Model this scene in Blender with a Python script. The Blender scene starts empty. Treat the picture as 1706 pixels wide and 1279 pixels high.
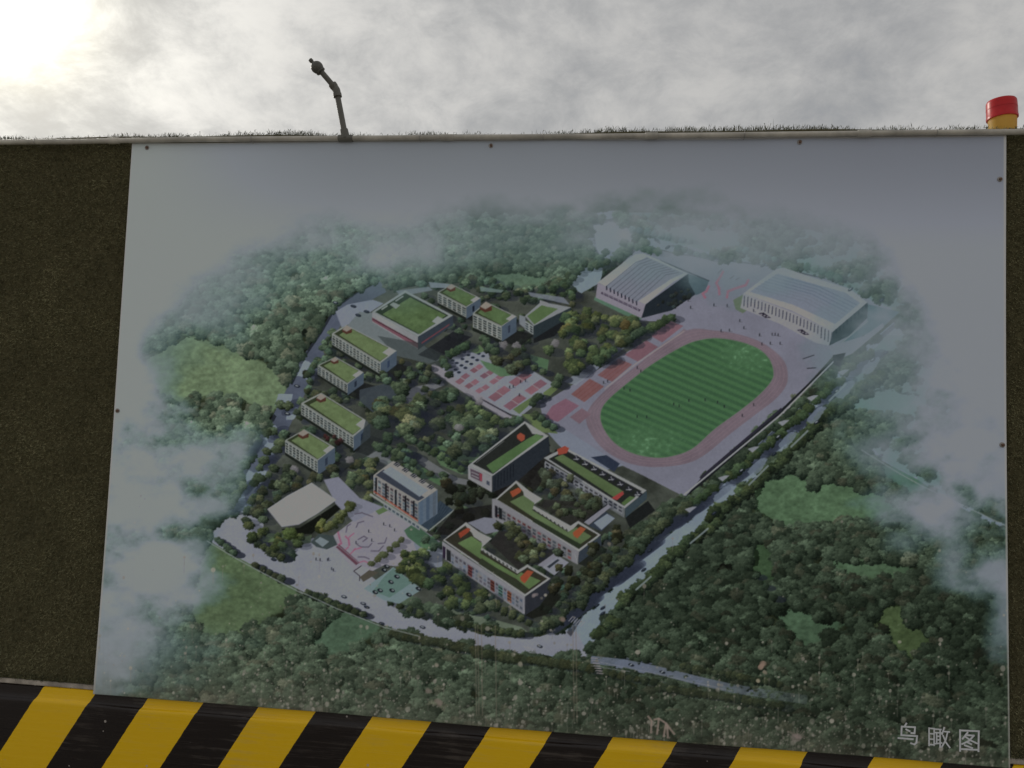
import bpy, bmesh, math, random
import numpy as np
from mathutils import Vector

random.seed(7)
rng = np.random.default_rng(11)
SC = bpy.context.scene
C = SC.collection
R = math.radians

# ------------------------------------------------------------------ camera
PW, PH, FPX = 1706.0, 1279.0, 1280.0            # photograph size and focal length in its pixels
YAW, PIT, ROL = R(-6.747), R(3.718), R(2.064)
CAM = np.array([0.0, -2.61, 1.55])
_f = np.array([math.sin(YAW)*math.cos(PIT), math.cos(YAW)*math.cos(PIT), math.sin(PIT)])
_r0 = np.array([math.cos(YAW), -math.sin(YAW), 0.0])
_u0 = np.cross(_r0, _f)
CR = _r0*math.cos(ROL) + _u0*math.sin(ROL)
CU = -_r0*math.sin(ROL) + _u0*math.cos(ROL)
CF = _f

def to_px(P):                                     # world points -> photograph pixels
    d = np.asarray(P, float) - CAM
    z = d @ CF
    return PW/2 + FPX*(d @ CR)/z, PH/2 - FPX*(d @ CU)/z

def on_wall(px, py, y=0.0):                       # pixel direction met with the plane y = const
    d = CF + CR*(px-PW/2)/FPX - CU*(py-PH/2)/FPX
    t = (y - CAM[1])/d[1]
    return Vector(CAM + d*t)

def ray_dir(px, py):
    d = CF + CR*(px-PW/2)/FPX - CU*(py-PH/2)/FPX
    return Vector(d).normalized()

cam_d = bpy.data.cameras.new('camera')
cam = bpy.data.objects.new('camera', cam_d)
C.objects.link(cam)
cam_d.sensor_width = 36.0
cam_d.lens = 36.0*FPX/PW
cam_d.clip_start = 0.05
cam_d.clip_end = 2000
from mathutils import Matrix
M = Matrix(((CR[0], CU[0], -CF[0], CAM[0]), (CR[1], CU[1], -CF[1], CAM[1]), (CR[2], CU[2], -CF[2], CAM[2]), (0, 0, 0, 1)))
cam.matrix_world = M
SC.camera = cam
SC.render.resolution_x, SC.render.resolution_y = 1024, 768

# ------------------------------------------------------------------ sky and sun
SUN = ray_dir(5, 5)
sun_el = math.asin(SUN.z)
sun_az = math.atan2(SUN.x, SUN.y)
world = bpy.data.worlds.new('World')
SC.world = world
world.use_nodes = True
nt = world.node_tree
nt.nodes.clear()
def N(tree, typ, **kw):
    n = tree.nodes.new(typ)
    for k, v in kw.items():
        if k.startswith('i_'):
            key = k[2:]
            n.inputs[int(key) if key.isdigit() else key].default_value = v
        else:
            setattr(n, k, v)
    return n
def mth(tree, op, a, b=None, c=None, clamp=False):
    n = tree.nodes.new('ShaderNodeMath'); n.operation = op; n.use_clamp = clamp
    for i, v in enumerate((a, b, c)):
        if v is None: continue
        if isinstance(v, (int, float)): n.inputs[i].default_value = v
        else: tree.links.new(v, n.inputs[i])
    return n.outputs[0]
L = nt.links.new
out = N(nt, 'ShaderNodeOutputWorld')
sky = N(nt, 'ShaderNodeTexSky')
sky.sky_type = 'NISHITA'; sky.sun_disc = False
sky.sun_elevation = sun_el; sky.sun_rotation = sun_az
bg_sky = N(nt, 'ShaderNodeBackground', i_Strength=0.06)
L(sky.outputs[0], bg_sky.inputs[0])
tc = N(nt, 'ShaderNodeTexCoord')
sep = N(nt, 'ShaderNodeSeparateXYZ'); L(tc.outputs['Generated'], sep.inputs[0])
zc = mth(nt, 'ADD', mth(nt, 'MAXIMUM', sep.outputs[2], 0.0), 0.42)
comb = N(nt, 'ShaderNodeCombineXYZ')
L(mth(nt, 'DIVIDE', sep.outputs[0], zc), comb.inputs[0])
L(mth(nt, 'DIVIDE', sep.outputs[1], zc), comb.inputs[1])
n1 = N(nt, 'ShaderNodeTexNoise', i_Scale=2.6, i_Detail=9.0, i_Roughness=0.58, i_Distortion=0.15)
L(comb.outputs[0], n1.inputs['Vector'])
n2 = N(nt, 'ShaderNodeTexNoise', i_Scale=9.5, i_Detail=9.0, i_Roughness=0.68, i_Distortion=0.3)
L(comb.outputs[0], n2.inputs['Vector'])
dens = mth(nt, 'ADD', mth(nt, 'MULTIPLY', n1.outputs[0], 0.64), mth(nt, 'MULTIPLY', n2.outputs[0], 0.36))
# brightness of the cloud deck
ramp = N(nt, 'ShaderNodeMapRange', i_1=0.38, i_2=0.62, i_3=0.0, i_4=1.0, interpolation_type='SMOOTHSTEP')
L(dens, ramp.inputs[0])
dot = N(nt, 'ShaderNodeVectorMath', operation='DOT_PRODUCT')
L(tc.outputs['Generated'], dot.inputs[0]); dot.inputs[1].default_value = SUN
dp = mth(nt, 'MAXIMUM', dot.outputs['Value'], 0.0)
glow_w = mth(nt, 'MULTIPLY', mth(nt, 'POWER', dp, 9.0), 0.20)
glow_m = mth(nt, 'MULTIPLY', mth(nt, 'POWER', dp, 70.0), 0.26)
glow_n = mth(nt, 'MULTIPLY', mth(nt, 'POWER', dp, 650.0), 1.4)
glow = mth(nt, 'ADD', mth(nt, 'ADD', glow_w, glow_m), glow_n)
gl2 = mth(nt, 'MULTIPLY', glow, mth(nt, 'ADD', mth(nt, 'MULTIPLY', ramp.outputs[0], 0.7), 0.55))
base = mth(nt, 'ADD', mth(nt, 'MULTIPLY', ramp.outputs[0], 0.14), 0.266)
lum = mth(nt, 'ADD', base, gl2)
tint = N(nt, 'ShaderNodeMix', data_type='RGBA')
L(ramp.outputs[0], tint.inputs[0])
tint.inputs[6].default_value = (0.975, 0.99, 1.01, 1)
tint.inputs[7].default_value = (1.03, 1.015, 0.985, 1)
bg_cl = N(nt, 'ShaderNodeBackground')
warm = N(nt, 'ShaderNodeMix', data_type='RGBA')
L(mth(nt, 'MULTIPLY', glow, 1.6, clamp=True), warm.inputs[0])
L(tint.outputs[2], warm.inputs[6]); warm.inputs[7].default_value = (1.05, 1.01, 0.88, 1)
L(warm.outputs[2], bg_cl.inputs[0]); L(lum, bg_cl.inputs[1])
mixs = N(nt, 'ShaderNodeMixShader')
cov = N(nt, 'ShaderNodeMapRange', i_1=0.30, i_2=0.45, i_3=0.85, i_4=0.98)
L(dens, cov.inputs[0])
L(cov.outputs[0], mixs.inputs[0]); L(bg_sky.outputs[0], mixs.inputs[1]); L(bg_cl.outputs[0], mixs.inputs[2])
L(mixs.outputs[0], out.inputs[0])

sun_d = bpy.data.lights.new('sun', 'SUN')
sun_d.energy = 1.3; sun_d.angle = R(12); sun_d.color = (1.0, 0.94, 0.84)
sun = bpy.data.objects.new('sun', sun_d); C.objects.link(sun)
sun.rotation_euler = (-SUN).to_track_quat('-Z', 'Y').to_euler()
SC.view_settings.view_transform = 'Standard'
SC.view_settings.look = 'None'
SC.view_settings.exposure = 0.36
SC.view_settings.gamma = 1.0

# ------------------------------------------------------------------ materials and helpers
def mat(name, col, rough=0.6, spec=0.5, metal=0.0, var=0.0, scale=20.0, bump=0.0, bscale=200.0, col2=None, trans=0.0):
    m = bpy.data.materials.new(name); m.use_nodes = True
    t = m.node_tree; b = t.nodes['Principled BSDF']
    b.inputs['Roughness'].default_value = rough
    b.inputs['Specular IOR Level'].default_value = spec
    b.inputs['Metallic'].default_value = metal
    b.inputs['Base Color'].default_value = (*col, 1)
    co = N(t, 'ShaderNodeTexCoord')
    if var or col2:
        nz = N(t, 'ShaderNodeTexNoise', i_Scale=scale, i_Detail=6.0, i_Roughness=0.65)
        t.links.new(co.outputs['Object'], nz.inputs['Vector'])
        mx = N(t, 'ShaderNodeMix', data_type='RGBA')
        mr = N(t, 'ShaderNodeMapRange', i_1=0.35, i_2=0.68)
        t.links.new(nz.outputs[0], mr.inputs[0]); t.links.new(mr.outputs[0], mx.inputs[0])
        mx.inputs[6].default_value = (*[c*(1-var) for c in col], 1)
        mx.inputs[7].default_value = (*(col2 or [min(1, c*(1+var)) for c in col]), 1)
        t.links.new(mx.outputs[2], b.inputs['Base Color'])
    if bump:
        nb = N(t, 'ShaderNodeTexNoise', i_Scale=bscale, i_Detail=4.0)
        t.links.new(co.outputs['Object'], nb.inputs['Vector'])
        bp = N(t, 'ShaderNodeBump', i_Strength=bump, i_Distance=0.002)
        t.links.new(nb.outputs[0], bp.inputs['Height']); t.links.new(bp.outputs[0], b.inputs['Normal'])
    if trans:
        tr = N(t, 'ShaderNodeBsdfTranslucent'); tr.inputs[0].default_value = (*col, 1)
        ms = N(t, 'ShaderNodeMixShader'); ms.inputs[0].default_value = trans
        o = t.nodes['Material Output']
        t.links.new(b.outputs[0], ms.inputs[1]); t.links.new(tr.outputs[0], ms.inputs[2]); t.links.new(ms.outputs[0], o.inputs[0])
    return m

def link(name, me, m=None, parent=None):
    o = bpy.data.objects.new(name, me); C.objects.link(o)
    if m and me is not None: me.materials.append(m)
    if parent: o.parent = parent
    return o
def from_bm(name, bm, m, parent=None, smooth=True):
    me = bpy.data.meshes.new(name); bm.normal_update(); bm.to_mesh(me); bm.free()
    if smooth:
        me.shade_smooth()
        me.set_sharp_from_angle(angle=R(38))
    return link(name, me, m, parent)
def tag(o, label=None, cat=None, group=None, kind=None):
    for k, v in (('label', label), ('category', cat), ('group', group), ('kind', kind)):
        if v: o[k] = v
    return o
def empty(name, loc):
    o = bpy.data.objects.new(name, None); C.objects.link(o); o.location = loc
    o.empty_display_size = 0.1
    bpy.context.view_layer.update()
    return o
def parent_keep(o, p):                             # meshes are in world coordinates
    o.parent = p
    o.matrix_parent_inverse = Matrix.Translation(-Vector(p.location))
    return o

def tube(bm, pts, rad, seg=20, caps=True):
    pts = [Vector(p) for p in pts]
    if isinstance(rad, (int, float)): rad = [rad]*len(pts)
    rings = []
    for i, p in enumerate(pts):
        a = pts[max(i-1, 0)]; b = pts[min(i+1, len(pts)-1)]
        t = (b-a).normalized()
        s = Vector((0, 1, 0)) if abs(t.y) < 0.8 else Vector((1, 0, 0))
        n = t.cross(s).normalized(); q = t.cross(n)
        rings.append([bm.verts.new(p + (n*math.cos(2*math.pi*k/seg) + q*math.sin(2*math.pi*k/seg))*rad[i]) for k in range(seg)])
    for a, b in zip(rings, rings[1:]):
        for k in range(seg):
            bm.faces.new((a[k], a[(k+1) % seg], b[(k+1) % seg], b[k]))
    if caps:
        bm.faces.new(rings[0][::-1]); bm.faces.new(rings[-1])
    bmesh.ops.recalc_face_normals(bm, faces=bm.faces)
def box(bm, x0, x1, y0, y1, z0, z1, bev=0.0):
    r = bmesh.ops.create_cube(bm, size=1.0)
    for v in r['verts']:
        v.co = Vector(((x0+x1)/2 + v.co.x*(x1-x0), (y0+y1)/2 + v.co.y*(y1-y0), (z0+z1)/2 + v.co.z*(z1-z0)))
    if bev:
        es = list({e for v in r['verts'] for e in v.link_edges})
        bmesh.ops.bevel(bm, geom=es, offset=bev, segments=2, affect='EDGES')

# ------------------------------------------------------------------ ground
XL, XR = -4.2, 3.4                                   # ends of the hoarding that is built
m_ground = mat('bare_earth', (0.24, 0.20, 0.155), 0.95, 0.2, var=0.3, scale=1.2, bump=0.6, bscale=30)
m_pave = mat('concrete_pavement', (0.36, 0.35, 0.33), 0.85, 0.3, var=0.2, scale=3.0, bump=0.35, bscale=120)
bm = bmesh.new(); bmesh.ops.create_grid(bm, x_segments=8, y_segments=8, size=300)
tag(from_bm('ground', bm, m_ground, smooth=False), kind='structure')
bm = bmesh.new(); box(bm, -30, 30, -4.6, 0.02, -0.2, 0.006)
tag(from_bm('pavement', bm, m_pave, smooth=False), kind='structure')

# ------------------------------------------------------------------ hoarding: wall, turf, striped plinth
X0, X1 = -1.7648, 1.2803                            # banner edges on the plane y = 0
Z0, Z1 = 0.5759, 2.5776
ZTOP = on_wall(800, 221.5, 0.022).z                                         # top of the turf-covered wall
ZB = on_wall(80, 1143).z                             # top of the striped plinth
hoard = empty('turf_hoarding', (0, 0.07, 0))
tag(hoard, 'site hoarding covered in dark artificial turf above a black and yellow striped plinth', 'hoarding')

m_back = mat('turf_backing', (0.10, 0.089, 0.048), 0.95, 0.1, var=0.3, scale=60)
m_block = mat('rendered_block', (0.40, 0.38, 0.34), 0.9, 0.2, var=0.2, scale=8, bump=0.3)
bm = bmesh.new(); box(bm, XL, XR, 0.024, 0.13, 0.02, ZTOP-0.012)
parent_keep(from_bm('wall_core', bm, m_block, smooth=False), hoard)
bm = bmesh.new()
nx = 160
prof = [(0.018, ZB+0.004), (0.018, ZTOP-0.006), (0.028, ZTOP), (0.126, ZTOP+0.002), (0.138, ZTOP-0.01), (0.138, 2.2)]
rows = []
for i in range(nx+1):
    x = XL + (XR-XL)*i/nx
    w = 0.003*math.sin(x*3.1) + 0.002*math.sin(x*9.7+1)
    rows.append([bm.verts.new((x, y, z + (w if z > 2.4 else 0))) for y, z in prof])
for a, b in zip(rows, rows[1:]):
    for k in range(len(prof)-1):
        bm.faces.new((a[k], b[k], b[k+1], a[k+1]))
parent_keep(from_bm('turf_backing', bm, m_back), hoard)

def blades(name, P, D, wid, m, parent):
    """P base points, D tip vectors; one kite-shaped fibre each"""
    n = len(P)
    side = np.cross(D, rng.normal(size=(n, 3))); side /= np.linalg.norm(side, axis=1)[:, None]
    w = wid*rng.uniform(0.7, 1.3, (n, 1))
    bend = rng.normal(scale=0.16, size=(n, 3))*np.linalg.norm(D, axis=1)[:, None]
    mid = P + D*0.55 + bend
    V = np.empty((n, 4, 3))
    V[:, 0] = P; V[:, 1] = mid - side*w*0.5; V[:, 2] = P + D; V[:, 3] = mid + side*w*0.5
    me = bpy.data.meshes.new(name)
    me.vertices.add(n*4); me.vertices.foreach_set('co', V.ravel())
    me.loops.add(n*4); me.loops.foreach_set('vertex_index', np.arange(n*4, dtype=np.int32))
    me.polygons.add(n); me.polygons.foreach_set('loop_start', np.arange(0, n*4, 4, dtype=np.int32))
    me.update(calc_edges=True)
    o = link(name, me, m)
    parent_keep(o, parent); o['kind'] = 'stuff'
    return o

def turf_mat(name, c1, c2, c3):
    m = bpy.data.materials.new(name); m.use_nodes = True
    t = m.node_tree; b = t.nodes['Principled BSDF']
    g = N(t, 'ShaderNodeNewGeometry')
    r = N(t, 'ShaderNodeValToRGB')
    r.color_ramp.elements[0].color = (*c1, 1); r.color_ramp.elements[1].color = (*c3, 1)
    e = r.color_ramp.elements.new(0.6); e.color = (*c2, 1)
    t.links.new(g.outputs['Random Per Island'], r.inputs[0])
    co = N(t, 'ShaderNodeTexCoord')
    nz = N(t, 'ShaderNodeTexNoise', i_Scale=5.0, i_Detail=5.0)
    t.links.new(co.outputs['Object'], nz.inputs['Vector'])
    hs = N(t, 'ShaderNodeHueSaturation')
    t.links.new(mth(t, 'ADD', mth(t, 'MULTIPLY', nz.outputs[0], 1.5), 0.27), hs.inputs['Value'])
    t.links.new(r.outputs[0], hs.inputs['Color'])
    t.links.new(hs.outputs[0], b.inputs['Base Color'])
    b.inputs['Roughness'].default_value = 0.6; b.inputs['Specular IOR Level'].default_value = 0.25
    return m
m_turf = turf_mat('turf_fibre', (0.125, 0.122, 0.062), (0.205, 0.195, 0.104), (0.31, 0.28, 0.155))
m_fringe = turf_mat('turf_edge_fibre', (0.045, 0.05, 0.025), (0.09, 0.10, 0.05), (0.17, 0.17, 0.08))

def field(x0, x1, z0, z1, dens):
    n = int((x1-x0)*(z1-z0)*dens)
    P = np.stack([rng.uniform(x0, x1, n), np.full(n, 0.0185), rng.uniform(z0, z1, n)], 1)
    D = np.stack([rng.normal(0, 0.55, n), -rng.uniform(0.5, 1.0, n), rng.normal(-0.25, 0.55, n)], 1)
    D /= np.linalg.norm(D, axis=1)[:, None]
    D *= rng.uniform(0.008, 0.015, (n, 1))
    D[:, 1] = np.maximum(D[:, 1], -0.0135)
    return P, D
fa = [field(XL, X0+0.03, ZB+0.01, ZTOP-0.004, 48000), field(X1-0.03, XR, ZB+0.01, ZTOP-0.004, 48000)]
blades('turf_pile', np.concatenate([a[0] for a in fa]), np.concatenate([a[1] for a in fa]), 0.0022, m_turf, hoard)
# loose fibres along the bottom edge of the turf
n = 5200
xs = np.concatenate([rng.uniform(XL, X0, n//2), rng.uniform(X1, XR, n//2)])
n = len(xs)
P = np.stack([xs, np.full(n, 0.017), ZB + rng.uniform(0.004, 0.035, n)], 1)
D = np.stack([rng.normal(0, 0.006, n), -rng.uniform(0.002, 0.012, n), rng.uniform(-0.016, 0.012, n)], 1)
blades('turf_edge', P, D, 0.0022, m_fringe, hoard)
# fringe standing up along the top, in patches
n = 60000
xs = rng.uniform(XL, XR, n)
dn = 0.5 + 0.32*np.sin(xs*4.3+0.6) + 0.3*np.sin(xs*11.1+2) + 0.22*np.sin(xs*27+1)
dn[(xs > 0.2) & (xs < 1.0)] += 0.45
keep = rng.uniform(0, 1, n) < np.clip(dn, 0.12, 1)*0.5
xs = xs[keep]; dk = dn[keep]; n = len(xs)
ys = rng.uniform(0.022, 0.09, n)
P = np.stack([xs, ys, ZTOP + 0.003*np.sin(xs*3.1) + 0.002*np.sin(xs*9.7+1) - 0.002 + 0*ys], 1)
h = rng.uniform(0.006, 0.019, n)*(0.7+0.5*np.clip(dk, 0, 1.3))
h[rng.uniform(0, 1, n) < 0.02] *= 1.7
D = np.stack([rng.normal(0.002, 0.006, n), rng.normal(0, 0.006, n), h], 1)
blades('turf_fringe', P, D, 0.0019, m_fringe, hoard)

# striped plinth: chamfered top, upright face to the pavement
def stripe_mat():
    m = bpy.data.materials.new('hazard_stripe_paint'); m.use_nodes = True
    t = m.node_tree; b = t.nodes['Principled BSDF']
    co = N(t, 'ShaderNodeTexCoord'); sp = N(t, 'ShaderNodeSeparateXYZ'); t.links.new(co.outputs['Object'], sp.inputs[0])
    # slanted stripes from two traced edges
    a1, a2 = on_wall(622, 1191, 0.004), on_wall(566, 1277, 0.004)
    k = (a1.x-a2.x)/(a1.z-a2.z)
    b1 = on_wall(1236, 1243, 0.004)
    per = ((b1.x-k*b1.z) - (a1.x-k*a1.z))/3.0
    c1 = on_wall(721, 1199, 0.004)
    duty = ((c1.x-k*c1.z) - (a1.x-k*a1.z))/per
    print('STRIPE slope', k, 'period', per, 'duty', duty)
    off = a1.x - k*a1.z
    nz = N(t, 'ShaderNodeTexNoise', i_Scale=70.0, i_Detail=3.0); t.links.new(co.outputs['Object'], nz.inputs['Vector'])
    s = mth(t, 'SUBTRACT', sp.outputs[0], mth(t, 'MULTIPLY', sp.outputs[2], k))
    s = mth(t, 'ADD', s, mth(t, 'MULTIPLY', mth(t, 'SUBTRACT', nz.outputs[0], 0.5), 0.004))
    fr = mth(t, 'FRACT', mth(t, 'ADD', mth(t, 'DIVIDE', mth(t, 'SUBTRACT', s, off), per), 40.0))
    yel = mth(t, 'MULTIPLY', mth(t, 'GREATER_THAN', fr, 0.0), mth(t, 'LESS_THAN', fr, duty))
    # wear: horizontal scuffs, dust and small splashes
    mp = N(t, 'ShaderNodeMapping'); mp.inputs['Scale'].default_value = (2.2, 10, 45); t.links.new(co.outputs['Object'], mp.inputs[0])
    n2 = N(t, 'ShaderNodeTexNoise', i_Scale=1.6, i_Detail=8.0, i_Roughness=0.7); t.links.new(mp.outputs[0], n2.inputs['Vector'])
    mx = N(t, 'ShaderNodeMix', data_type='RGBA'); t.links.new(yel, mx.inputs[0])
    yv = N(t, 'ShaderNodeMix', data_type='RGBA'); t.links.new(n2.outputs[0], yv.inputs[0])
    yv.inputs[6].default_value = (0.90, 0.53, 0.007, 1); yv.inputs[7].default_value = (0.97, 0.61, 0.012, 1)
    bv = N(t, 'ShaderNodeMix', data_type='RGBA'); t.links.new(n2.outputs[0], bv.inputs[0])
    bv.inputs[6].default_value = (0.010, 0.007, 0.006, 1); bv.inputs[7].default_value = (0.024, 0.016, 0.013, 1)
    t.links.new(bv.outputs[2], mx.inputs[6]); t.links.new(yv.outputs[2], mx.inputs[7])
    n3 = N(t, 'ShaderNodeTexNoise', i_Scale=2.3, i_Detail=7.0, i_Roughness=0.7); t.links.new(co.outputs['Object'], n3.inputs['Vector'])
    du = N(t, 'ShaderNodeMapRange', i_1=0.52, i_2=0.74, i_3=0.0, i_4=0.42); t.links.new(mth(t, 'MULTIPLY', mth(t, 'ADD', n3.outputs[0], n2.outputs[0]), 0.5), du.inputs[0])
    vo = N(t, 'ShaderNodeTexVoronoi', i_Scale=24.0); t.links.new(co.outputs['Object'], vo.inputs['Vector'])
    sc = N(t, 'ShaderNodeSeparateColor'); t.links.new(vo.outputs['Color'], sc.inputs[0])
    rad = mth(t, 'MULTIPLY', mth(t, 'POWER', sc.outputs[0], 5.0), 0.13)
    spl = mth(t, 'LESS_THAN', vo.outputs['Distance'], rad)
    mx2 = N(t, 'ShaderNodeMix', data_type='RGBA'); t.links.new(du.outputs[0], mx2.inputs[0]); t.links.new(mx.outputs[2], mx2.inputs[6]); mx2.inputs[7].default_value = (0.34, 0.29, 0.24, 1)
    mx3 = N(t, 'ShaderNodeMix', data_type='RGBA'); t.links.new(mth(t, 'MULTIPLY', spl, 0.75), mx3.inputs[0]); t.links.new(mx2.outputs[2], mx3.inputs[6]); mx3.inputs[7].default_value = (0.52, 0.47, 0.42, 1)
    t.links.new(mx3.outputs[2], b.inputs['Base Color'])
    rr = N(t, 'ShaderNodeMapRange', i_1=0.3, i_2=0.7, i_3=0.16, i_4=0.36); t.links.new(n2.outputs[0], rr.inputs[0]); t.links.new(rr.outputs[0], b.inputs['Roughness'])
    bp = N(t, 'ShaderNodeBump', i_Strength=0.25, i_Distance=0.002); t.links.new(n2.outputs[0], bp.inputs['Height']); t.links.new(bp.outputs[0], b.inputs['Normal'])
    b.inputs['Specular IOR Level'].default_value = 0.38
    return m
m_stripe = stripe_mat()
bm = bmesh.new()
ych = -0.0053
prof = [(0.03, ZB-0.004), (0.014, ZB-0.005), (0.0075, ZB-0.008), (0.0055, ZB-0.043), (0.0040, ZB-0.0468), (0.0005, ZB-0.0490), (-0.0025, ZB-0.0505), (-0.0042, ZB-0.0535), (-0.0051, ZB-0.059), (ych, ZB-0.068), (ych, 0.3), (ych, 0.005)]
rows = []
nx = 240
for i in range(nx+1):
    x = XL + (XR-XL)*i/nx
    w = 0.0016*math.sin(x*5.3) + 0.0011*math.sin(x*13.1+0.5)
    rows.append([bm.verts.new((x, y + (w if y < 0 else 0), z + (w*0.7 if z > 0.4 else 0))) for y, z in prof])
for a, b in zip(rows, rows[1:]):
    for k in range(len(prof)-1):
        bm.faces.new((a[k], a[k+1], b[k+1], b[k]))
parent_keep(from_bm('striped_plinth', bm, m_stripe), hoard)
m_ledge = mat('cement_ledge', (0.42, 0.37, 0.31), 0.9, 0.2, var=0.3, scale=25, bump=0.4)
bm = bmesh.new(); box(bm, XL, XR, 0.0065, 0.028, ZB-0.0035, ZB+0.012, 0.003)
parent_keep(from_bm('ledge', bm, m_ledge), hoard)

# ------------------------------------------------------------------ the banner's print: painted into a colour array
OX, OY = 140, 215
CW, CH = 1560, 1085
cv = np.zeros((CH, CW, 3), np.float32)
YY, XX = np.mgrid[0:CH, 0:CW].astype(np.float32)
XX += OX; YY += OY

def vnoise(sx, sy, seed, oct=4, rough=0.55):
    g = np.random.default_rng(seed); o = np.zeros((CH, CW), np.float32); amp = 1.0; tot = 0
    for k in range(oct):
        nyy, nxx = int(CH/sy)+3, int(CW/sx)+3
        gr = g.uniform(0, 1, (nyy, nxx)).astype(np.float32)
        yi = np.arange(CH)/sy; xi = np.arange(CW)/sx
        y0 = yi.astype(int); x0 = xi.astype(int)
        fy = (yi-y0); fx = (xi-x0)
        fy = (fy*fy*(3-2*fy)).astype(np.float32)[:, None]; fx = (fx*fx*(3-2*fx)).astype(np.float32)[None]
        A = gr[y0][:, x0]; B = gr[y0][:, x0+1]; Cc = gr[y0+1][:, x0]; Dd = gr[y0+1][:, x0+1]
        o += amp*((A*(1-fx)+B*fx)*(1-fy) + (Cc*(1-fx)+Dd*fx)*fy)
        tot += amp; amp *= rough; sx = max(sx/2, 1.0); sy = max(sy/2, 1.0)
    return o/tot
def sstep(a, b, x):
    t = np.clip((x-a)/(b-a), 0, 1); return t*t*(3-2*t)

NZ_BIG = vnoise(150, 90, 1, 5)
NZ_MID = vnoise(36, 26, 2, 4)
NZ_FINE = vnoise(7, 5, 3, 3)
NZ_GRAIN = vnoise(2.2, 2.2, 4, 1)

def pmask(pts, ss=3):
    p = np.asarray(pts, float) - (OX, OY)
    x0 = max(int(p[:, 0].min())-1, 0); x1 = min(int(p[:, 0].max())+2, CW)
    y0 = max(int(p[:, 1].min())-1, 0); y1 = min(int(p[:, 1].max())+2, CH)
    if x1 <= x0 or y1 <= y0: return None
    if (x1-x0)*(y1-y0) > 250000: ss = 2
    ys = (y0 + (np.arange((y1-y0)*ss)+0.5)/ss)[:, None]; xs = (x0 + (np.arange((x1-x0)*ss)+0.5)/ss)[None]
    ins = np.zeros((ys.shape[0], xs.shape[1]), bool)
    for (ax, ay), (bx, by) in zip(p, np.roll(p, -1, 0)):
        if ay == by: continue
        cond = (ay > ys) != (by > ys)
        xi = ax + (ys-ay)*(bx-ax)/(by-ay)
        ins ^= cond & (xs < xi)
    m = ins.reshape(y1-y0, ss, x1-x0, ss).mean((1, 3)).astype(np.float32)
    return m, (slice(y0, y1), slice(x0, x1))
def fill(mk, col, a=1.0, tex=0.0, nz=None):
    if mk is None: return
    m, s = mk
    c = np.asarray(col, np.float32)
    if tex:
        n_ = (NZ_MID if nz is None else nz)[s]
        c = c*(1 + tex*(n_[..., None]-0.5)*2)
    w = (m*a)[..., None]
    cv[s] = cv[s]*(1-w) + c*w
def poly(pts, col, a=1.0, tex=0.0, nz=None): fill(pmask(pts), col, a, tex, nz)
def soft(pts, col, a=1.0, tex=0.0, edge=10, nz=None):   # polygon with a ragged outline
    p = np.asarray(pts, float)
    mk = pmask(pts)
    if mk is None: return
    m, s = mk
    # wobble by comparing a distance-like blur with noise
    k = edge
    b = m.copy()
    for ax in (0, 1):
        for _ in range(2):
            pad = [(0, 0), (0, 0)]; pad[ax] = (k//2, k-k//2)
            cs = np.cumsum(np.pad(b, pad, mode='edge'), axis=ax)
            b = (np.take(cs, range(k, cs.shape[ax]), ax) - np.take(cs, range(0, cs.shape[ax]-k), ax))/k
    b = b[:m.shape[0], :m.shape[1]]
    n_ = NZ_FINE[s]*0.6 + NZ_MID[s]*0.4
    m2 = sstep(0.0, 0.12 if edge < 16 else 0.30, b - 0.22 - (n_-0.35)*0.7)
    fill((m2, s), col, a, tex, nz)
def line(pts, w, col, a=1.0):
    for (x0, y0), (x1, y1) in zip(pts, pts[1:]):
        dx, dy = x1-x0, y1-y0; l_ = math.hypot(dx, dy)
        if l_ < 1e-6: continue
        nx_, ny_ = -dy/l_*w/2, dx/l_*w/2; ex, ey = dx/l_*w*0.25, dy/l_*w*0.25
        poly([(x0-ex+nx_, y0-ey+ny_), (x1+ex+nx_, y1+ey+ny_), (x1+ex-nx_, y1+ey-ny_), (x0-ex-nx_, y0-ey-ny_)], col, a)
def ell(cx, cy, rx, ry, col, a=1.0, rot=0.0, n=14):
    c, s = math.cos(rot), math.sin(rot)
    poly([(cx + rx*math.cos(t)*c - ry*math.sin(t)*s, cy + rx*math.cos(t)*s + ry*math.sin(t)*c) for t in [2*math.pi*i/n for i in range(n)]], col, a)
def smooth(pts, k=6):
    p = np.asarray(pts, float); n = len(p); o = []
    for i in range(n):
        a, b, c, d = p[i-1], p[i], p[(i+1) % n], p[(i+2) % n]
        for j in range(k):
            t = j/k
            o.append(0.5*((2*b) + (-a+c)*t + (2*a-5*b+4*c-d)*t*t + (-a+3*b-3*c+d)*t**3))
    return o
def spread(pts, w0, w1):                              # ribbon along a path
    p = np.asarray(pts, float); n = len(p); Lf, Rt = [], []
    for i in range(n):
        t = p[min(i+1, n-1)] - p[max(i-1, 0)]; t = t/np.hypot(*t)
        w = (w0 + (w1-w0)*i/(n-1))/2
        Lf.append(p[i] + np.array([-t[1], t[0]])*w); Rt.append(p[i] - np.array([-t[1], t[0]])*w)
    return Lf + Rt[::-1]

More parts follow.
